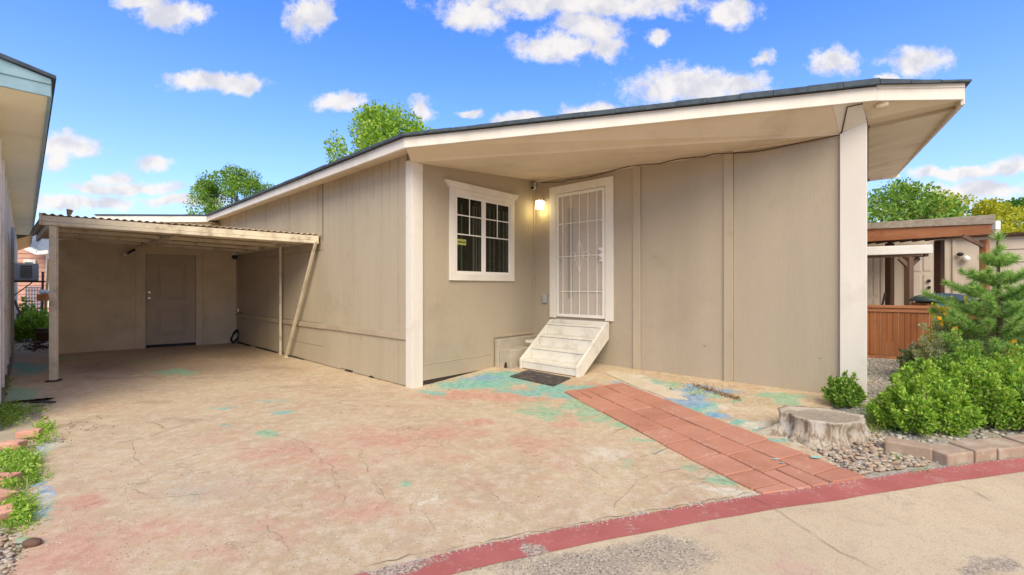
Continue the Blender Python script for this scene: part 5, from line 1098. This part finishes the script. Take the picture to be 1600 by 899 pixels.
for (px, py, Y) in ((1481, 488, 5.0), (1490, 498, 5.0), (1472, 503, 4.9), (1498, 521, 4.8), (1580, 539, 4.5), (1575, 546, 4.5), (1586, 551, 4.4), (1505, 508, 4.9)): fl1 += [at(px + random.uniform(-5, 5), py + random.uniform(-5, 5), Y) for _ in range(7)]
tag(leaves('yellow_blossoms', fl1, .045, M['flower'], None, .5, .8), None, None, kind='stuff')
gt = [tuple(gp(random.gauss(1385, 16), random.gauss(660, 7))[:2]) for _ in range(420)]
grass('grass_tuft', gt, .16, M['grass'], .6)
for (c, s_, n_, hh) in (((1188, 630), (14, 3), 260, .035), ((1222, 668), (14, 2.5), 120, .05), ((1447, 740), (9, 3), 70, .05), ((1400, 715), (8, 4), 60, .05), ((1290, 735), (30, 4), 160, .03)):
    pts = [tuple(gp(random.gauss(c[0], s_[0]), random.gauss(c[1], s_[1]))[:2]) for _ in range(n_)]; grass('weeds', pts, hh, M['grass'], 1.0, .003)
# stump
def stump():
    c = gp(1298, 686); c = c + (0, .10, 0); r = np.random.default_rng(3); n = 72; prof = [(1.20, -.02), (1.10, .015), (1.02, .05), (.97, .09), (.96, .125), (.99, .15), (1.0, .165)]
    vs = []; RX, RY = .315, .235
    lob = lambda a: 1 + .07 * math.sin(3 * a + 1) + .05 * math.sin(7 * a + .5) + .03 * math.sin(13 * a)
    for j, (f, z) in enumerate(prof):
        for k in range(n):
            a = 2 * math.pi * k / n; fl = lob(a) * (1 + (1 - j / 6) * (.09 * math.sin(6 * a + 2) + .06 * math.sin(11 * a)))
            hol = math.exp(-((a - 5.05) / .17) ** 2) * (.30 if j < 4 else .02)
            rt = 0.55 * math.exp(-((a - 2.75) / .22) ** 2) * (max(0, 1 - j / 3.0) ** 1.2)
            rr = f * fl * (1 - hol) + rt
            vs.append((c[0] + RX * rr * math.cos(a), c[1] + RY * rr * math.sin(a), c[2] + z * (1 + .10 * math.cos(a - .3)) + r.uniform(-.002, .002) - .03 * (1 if z > .1 else 0) * math.cos(a)))
    tops = []
    for j, f in enumerate((.90, .72, .5, .28, .08)):
        for k in range(n):
            a = 2 * math.pi * k / n; rr = f * lob(a) * (1 - .2 * (1 - f)); dz2 = (-.014 if j > 0 else -.002) + r.uniform(-.0025, .0025) - .008 * math.exp(-((a - 2.0) / .3) ** 2)
            vs.append((c[0] + RX * rr * math.cos(a), c[1] + RY * rr * math.sin(a), c[2] + .165 * (1 + .10 * math.cos(a - .3) * f) - .03 * math.cos(a) * f + dz2))
    m_ = 12; fs = [(j * n + k, j * n + (k + 1) % n, (j + 1) * n + (k + 1) % n, (j + 1) * n + k) for j in range(m_ - 1) for k in range(n)] + [tuple((m_ - 1) * n + k for k in range(n))]
    m, t, b = newmat('weathered_stump'); geo_ = t.new('ShaderNodeNewGeometry'); pos = geo_.outputs['Position']
    rel = t.vm('SUBTRACT', pos, tuple(float(x) for x in c)); fib = t.vm('MULTIPLY', rel, (1, 1, .12))
    nz = t.new('ShaderNodeSeparateXYZ', {0: geo_.outputs['True Normal']}).outputs[2]
    sidec = t.mix(t.step(t.noise(fib, 38, 6, .65), .38, .62), (.54, .46, .36), (.25, .18, .12)); sidec = t.mix(t.step(t.noise(rel, 9, 5), .52, .68), sidec, (.52, .48, .42))
    rad2 = t.vm('LENGTH', t.vm('MULTIPLY', rel, (3.1, 5.4, 0)), out=1); ringn = t.math('SINE', t.math('ADD', t.math('MULTIPLY', rad2, 60), t.math('MULTIPLY', t.noise(rel, 7, 5), 14)))
    topc = t.mix(t.math('MULTIPLY', t.step(ringn, -1, 1), .35), (.44, .365, .27), (.27, .21, .145)); topc = t.mix(t.math('MULTIPLY', t.step(t.noise(rel, 14, 6, .7), .48, .66), .6), topc, (.30, .27, .16)); topc = t.mix(t.step(rad2, .82, .95), topc, (.56, .48, .36))
    t.l.new(t.mix(t.step(nz, .6, .85), sidec, topc), b.inputs['Base Color']); b.inputs['Roughness'].default_value = .9
    bp = t.new('ShaderNodeBump', {'Strength': 1.0, 'Distance': .02, 'Height': t.noise(fib, 60, 6, .65)}); t.l.new(bp.outputs[0], b.inputs['Normal'])
    o = G().add(vs, fs).build('tree_stump', m, None, smooth=True)
    recentre(o, c); m.node_tree.nodes.update()
    return tag(o, 'weathered pale tree stump with exposed roots between the brick path and the shrubs', 'stump')
stump()
# edging stones
def edge_block(a, b, depth, hgt_, label):
    a = np.array(a)[:2]; b = np.array(b)[:2]; d = (b - a); l = np.linalg.norm(d); d /= l; nn = np.array((-d[1], d[0])); g = G()
    q = [a + d * .003, b - d * .003, b - d * .003 + nn * depth, a + d * .003 + nn * depth]; q = [p + rng.uniform(-.004, .004, 2) for p in q]
    g.hexa([(p[0], p[1], float(hgt(*p)) - .03) for p in q] + [(p[0], p[1], float(hgt(*p)) + hgt_ + rng.uniform(-.004, .004)) for p in q])
    o = g.build('edging_stone', M['block'], None, .010); recentre(o, (a[0], a[1], float(hgt(*a)))); tag(o, label, 'edging stone', 'garden edging stones'); return o
q0 = gp(1381, 704)[:2]; q1 = gp(1457, 719)[:2]
edge_block(q0, q1, .12, .075, 'angled stone at the left end of the garden edging, turned towards the stump')
s_ = float(np.dot(q1 - C0, CD)); labs = ['square-ended edging stone at the corner where the edging meets the red strip', 'narrow rust-stained edging stone, second along the red strip', 'long edging stone under the overhanging green shrub', 'short brownish edging stone near the right edge', 'edging stone cut off by the right edge of the picture', 'edging stone beyond the right edge of the picture']
for k, ln in enumerate((.21, .18, .25, .17, .24)):
    a = C0 + CD * s_ + CN * .035; a = C0 + CD * s_ + CN * (-.012 + float(curve(s_))); b = C0 + CD * (s_ + ln) + CN * (-.012 + float(curve(s_ + ln))); edge_block(a, b, .17, .070 + .006 * (k % 2), labs[k]); s_ += ln + .006

# ------------------------------------------------------------ left edge: bricks, weeds
BR = [(46, 680, .5, 0, 'loose pink brick lying crosswise in the grass, farthest along the drive edge'), (20, 698, .1, 0, 'loose pink brick lying flat in front of the crosswise one'), (6, 752, .15, 0, 'pale pink brick half buried in grass by the left edge'), (-2, 782, -.2, 0, 'broken pink brick behind the nearest one'), (-8, 812, .9, .25, 'nearest salmon brick standing tilted at the left edge')]
for (px, py, rz, ti, lab) in BR:
    bs_ = random.uniform(.62, .85); p = gp(px, py); g = G().box((0, 0, 0), .20 * bs_, .10 * (bs_ + .1), .055, 0); o = g.build('brick', M['terra'], None, .006); o.location = (p[0], p[1], p[2] - .012 + (.01 if ti else 0)); o.rotation_euler = (ti, 0, rz); tag(o, lab, 'brick', 'loose bricks along the drive edge')
for (c, s_, n_, hh) in (((8, 655), (14, 6), 200, .07), ((24, 640), (16, 3), 200, .04), ((72, 672), (7, 6), 220, .06), ((14, 718), (16, 8), 220, .08), ((42, 722), (12, 10), 260, .08), ((50, 745), (14, 6), 420, .05), ((10, 742), (10, 5), 260, .08), ((28, 790), (14, 14), 260, .07), ((35, 815), (12, 8), 380, .05), ((5, 635), (10, 6), 150, .07), ((12, 600), (5, 10), 90, .09), ((68, 692), (10, 4), 60, .09)):
    pts = [tuple(gp(random.gauss(c[0], s_[0]), random.gauss(c[1], s_[1]))[:2]) for _ in range(n_)]; grass('grass', pts, hh, M['grass'], .8, .0035)
wl_ = []
for (c, s_, n_) in (((40, 728), (12, 9), 900), ((14, 650), (14, 6), 500), ((30, 800), (12, 10), 900), ((12, 722), (14, 8), 700), ((70, 672), (8, 5), 260), ((35, 640), (20, 3), 300), ((66, 690), (10, 3), 120), ((12, 760), (10, 6), 200)):
    for _ in range(n_):
        q = gp(random.gauss(c[0], s_[0]), random.gauss(c[1], s_[1])); wl_.append(q + (0, 0, random.uniform(0, .05)))
tag(leaves('ground_weeds', wl_, .022, M['leaf_bright'], None, .5, .5), kind='stuff')
st_ = tag(recentre(G().ball(gp(50, 852) + (0, 0, .012), .035, 9, 6, (1.3, .8, .6)).build('stone', surf('brown_stone', (.16, .09, .06), None, 9, .8, .4), None, smooth=True), gp(50, 852)), 'small dark brown stone on the blue paint by the left edge', 'stone')
lit = []
for (cx0, cy0, sx, sy, n_) in ((120, 668, 25, 5, 60), (430, 540, 40, 5, 30), (330, 545, 60, 4, 14), (480, 600, 120, 20, 20), (1090, 607, 30, 6, 160), (700, 600, 40, 6, 10), (95, 690, 12, 6, 30), (820, 575, 6, 2, 14)):
    for _ in range(n_): lit.append(gp(cx0 + random.gauss(0, sx), max(534, cy0 + random.gauss(0, sy))) + (0, 0, .004))
bk_ = [gp(1085 + 70 * t_ + random.gauss(0, 4), 603 + 22 * t_ + random.gauss(0, 1.2)) + (0, 0, .004) for t_ in rng.uniform(0, 1, 500)]
tag(leaves('leaf_litter', lit + bk_, .022, M['straw'], None, .0, .6, .2), kind='stuff')

# ------------------------------------------------------------ far left: garden and pink house
ph = thing('pink_house', 'pink lap-sided house with white trim at the end of the side passage', 'house', at(60, 470, 21))
h0 = at(10, 450, 20.5); h1 = at(118, 450, 21.5); FPk = Frame(h0[:2], (h1 - h0)[:2], (0, -1)); FPk.n = np.array((FPk.e[1], -FPk.e[0])); pl_ = np.linalg.norm((h1 - h0)[:2])
pw_ = G().fbox(FPk, -1, pl_ + 1, 0, 3.2, -.3, -.05).build('wall', M['pink'], ph)
for k in range(14):
    z = .1 + k * .21; G().fprism(Frame(FPk.P(-1, 0, 0)[:2], FPk.n, FPk.e), [(-.05, z), (.03, z), (0, z + .205), (-.05, z + .205)], .0, pl_ + 2).build('lap_siding', M['pink'], pw_)
pwn = G().fbox(FPk, FPk.u(38), FPk.u(57), 1.7, 2.55, .03, .08).build('window', M['plain_white'], ph, .01); G().fbox(FPk, FPk.u(40), FPk.u(53), 1.8, 2.43, .081, .09).build('pane', M['glass'], pwn)
G().fbox(FPk, FPk.u(73), FPk.u(78), .3, 3.0, .035, .09).build('corner_board', M['plain_white'], ph, .01)
a = at(36, 384, 20.2); b = at(62, 396, 20.2); c = at(80, 394, 20.2)
G().beam(a, b, .3, .16).build('rake_board', M['plain_white'], ph); G().beam(b, c, .3, .16).build('rake_board', M['plain_white'], ph)
r0 = at(36, 381, 20.2); r1 = at(62, 393, 20.2); r2 = at(84, 391, 20.2); r3 = at(84, 366, 24); r4 = at(30, 360, 24)
G().slab([r0, r1, r2, r3, r4], .08).build('roof', M['groof'], ph)
tr_o = thing('trellis', 'white lattice trellis standing among green shrubs at the end of the passage', 'trellis', at(52, 500, 14))
ta = at(41, 497, 14.0); tb = at(63, 497, 14.3); TD = (tb - ta) / np.linalg.norm((tb - ta)[:2]); tw_ = np.linalg.norm((tb - ta)[:2])
for k in range(6): q = ta + TD * tw_ * k / 5; G().beam((q[0], q[1], .2), (q[0], q[1], 1.27), .035, .012).build('slat', M['plain_white'], tr_o)
for k in range(10): z = .28 + k * .108; q = ta + (0, -.014, 0); e = tb + (0, -.014, 0); G().beam((q[0], q[1], z), (e[0], e[1], z), .012, .035).build('slat', M['plain_white'], tr_o)
shrub('green_shrub', 'bright green bush at the foot of the trellis', (*gp(50, 531)[:2], 0), .42, .35, .62, M['leaf_bright'], 7000, .06, 51, stems=24)
shrub('green_shrub', 'tall climbing plant against the left side of the trellis', (*at(42, 500, 13.3)[:2], 0), .20, .18, .98, M['leaf_bright'], 1800, .07, 52, stems=9)
shrub('green_shrub', 'light green bush beside the left carport post', (*gp(70, 520)[:2], 0), .36, .3, .55, M['leaf_bright'], 5000, .06, 53, stems=20)
pt = thing('clay_planter', 'orange clay planter with white blossoms beside the carport post', 'planter', (*at(70, 500, 12.6)[:2], 0))
q = at(70, 470, 12.6); G().box((q[0], q[1], q[2]), .26, .22, .18).build('pot', M['orange'], pt, .02); G().ball((q[0], q[1], q[2] + .24), .12, 10, 7, (1.1, 1, .6)).build('blossoms', M['plain_white'], pt)
G().tube([(q[0], q[1], .05), (q[0], q[1], q[2])], .012, 6).build('stand', M['black'], pt)
for (xx, lab) in ((66, 'thin wooden garden pole left of the orange planter'), (71, 'orange-yellow garden pole leaning by the carport post')):
    a = at(xx, 495, 13.2); b = at(xx + (5 if xx == 71 else 1), 425 if xx == 66 else 405, 13.2); tag(recentre(G().tube([a, b], .03, 6).build('garden_pole', M['osoffit'] if xx == 71 else M['wood_mid'], None, smooth=True), a), lab, 'pole')
pot = thing('wooden_tub', 'dark wooden tub on the passage beside the left carport post', 'tub', (*gp(72, 532)[:2], 0)); q = gp(72, 532)
G().tube([q, q + (0, 0, .28)], [.15, .19], 14).build('tub', M['wood_dark'], pot, .01, True); G().tube([q + (0, 0, .2), q + (0, 0, .23)], [.188, .192], 14).build('hoop', M['rust'], pot)
lit2 = [gp(60 + random.gauss(0, 12), max(532, 540 + random.gauss(0, 5))) + (0, 0, .01) for _ in range(200)]
tag(leaves('dead_leaves', lit2, .06, surf('dark_leaf', (.16, .08, .05), (.08, .04, .03), 20, .9, 0), None, .0, .6, .2), kind='stuff')
print('objects', len(bpy.data.objects))
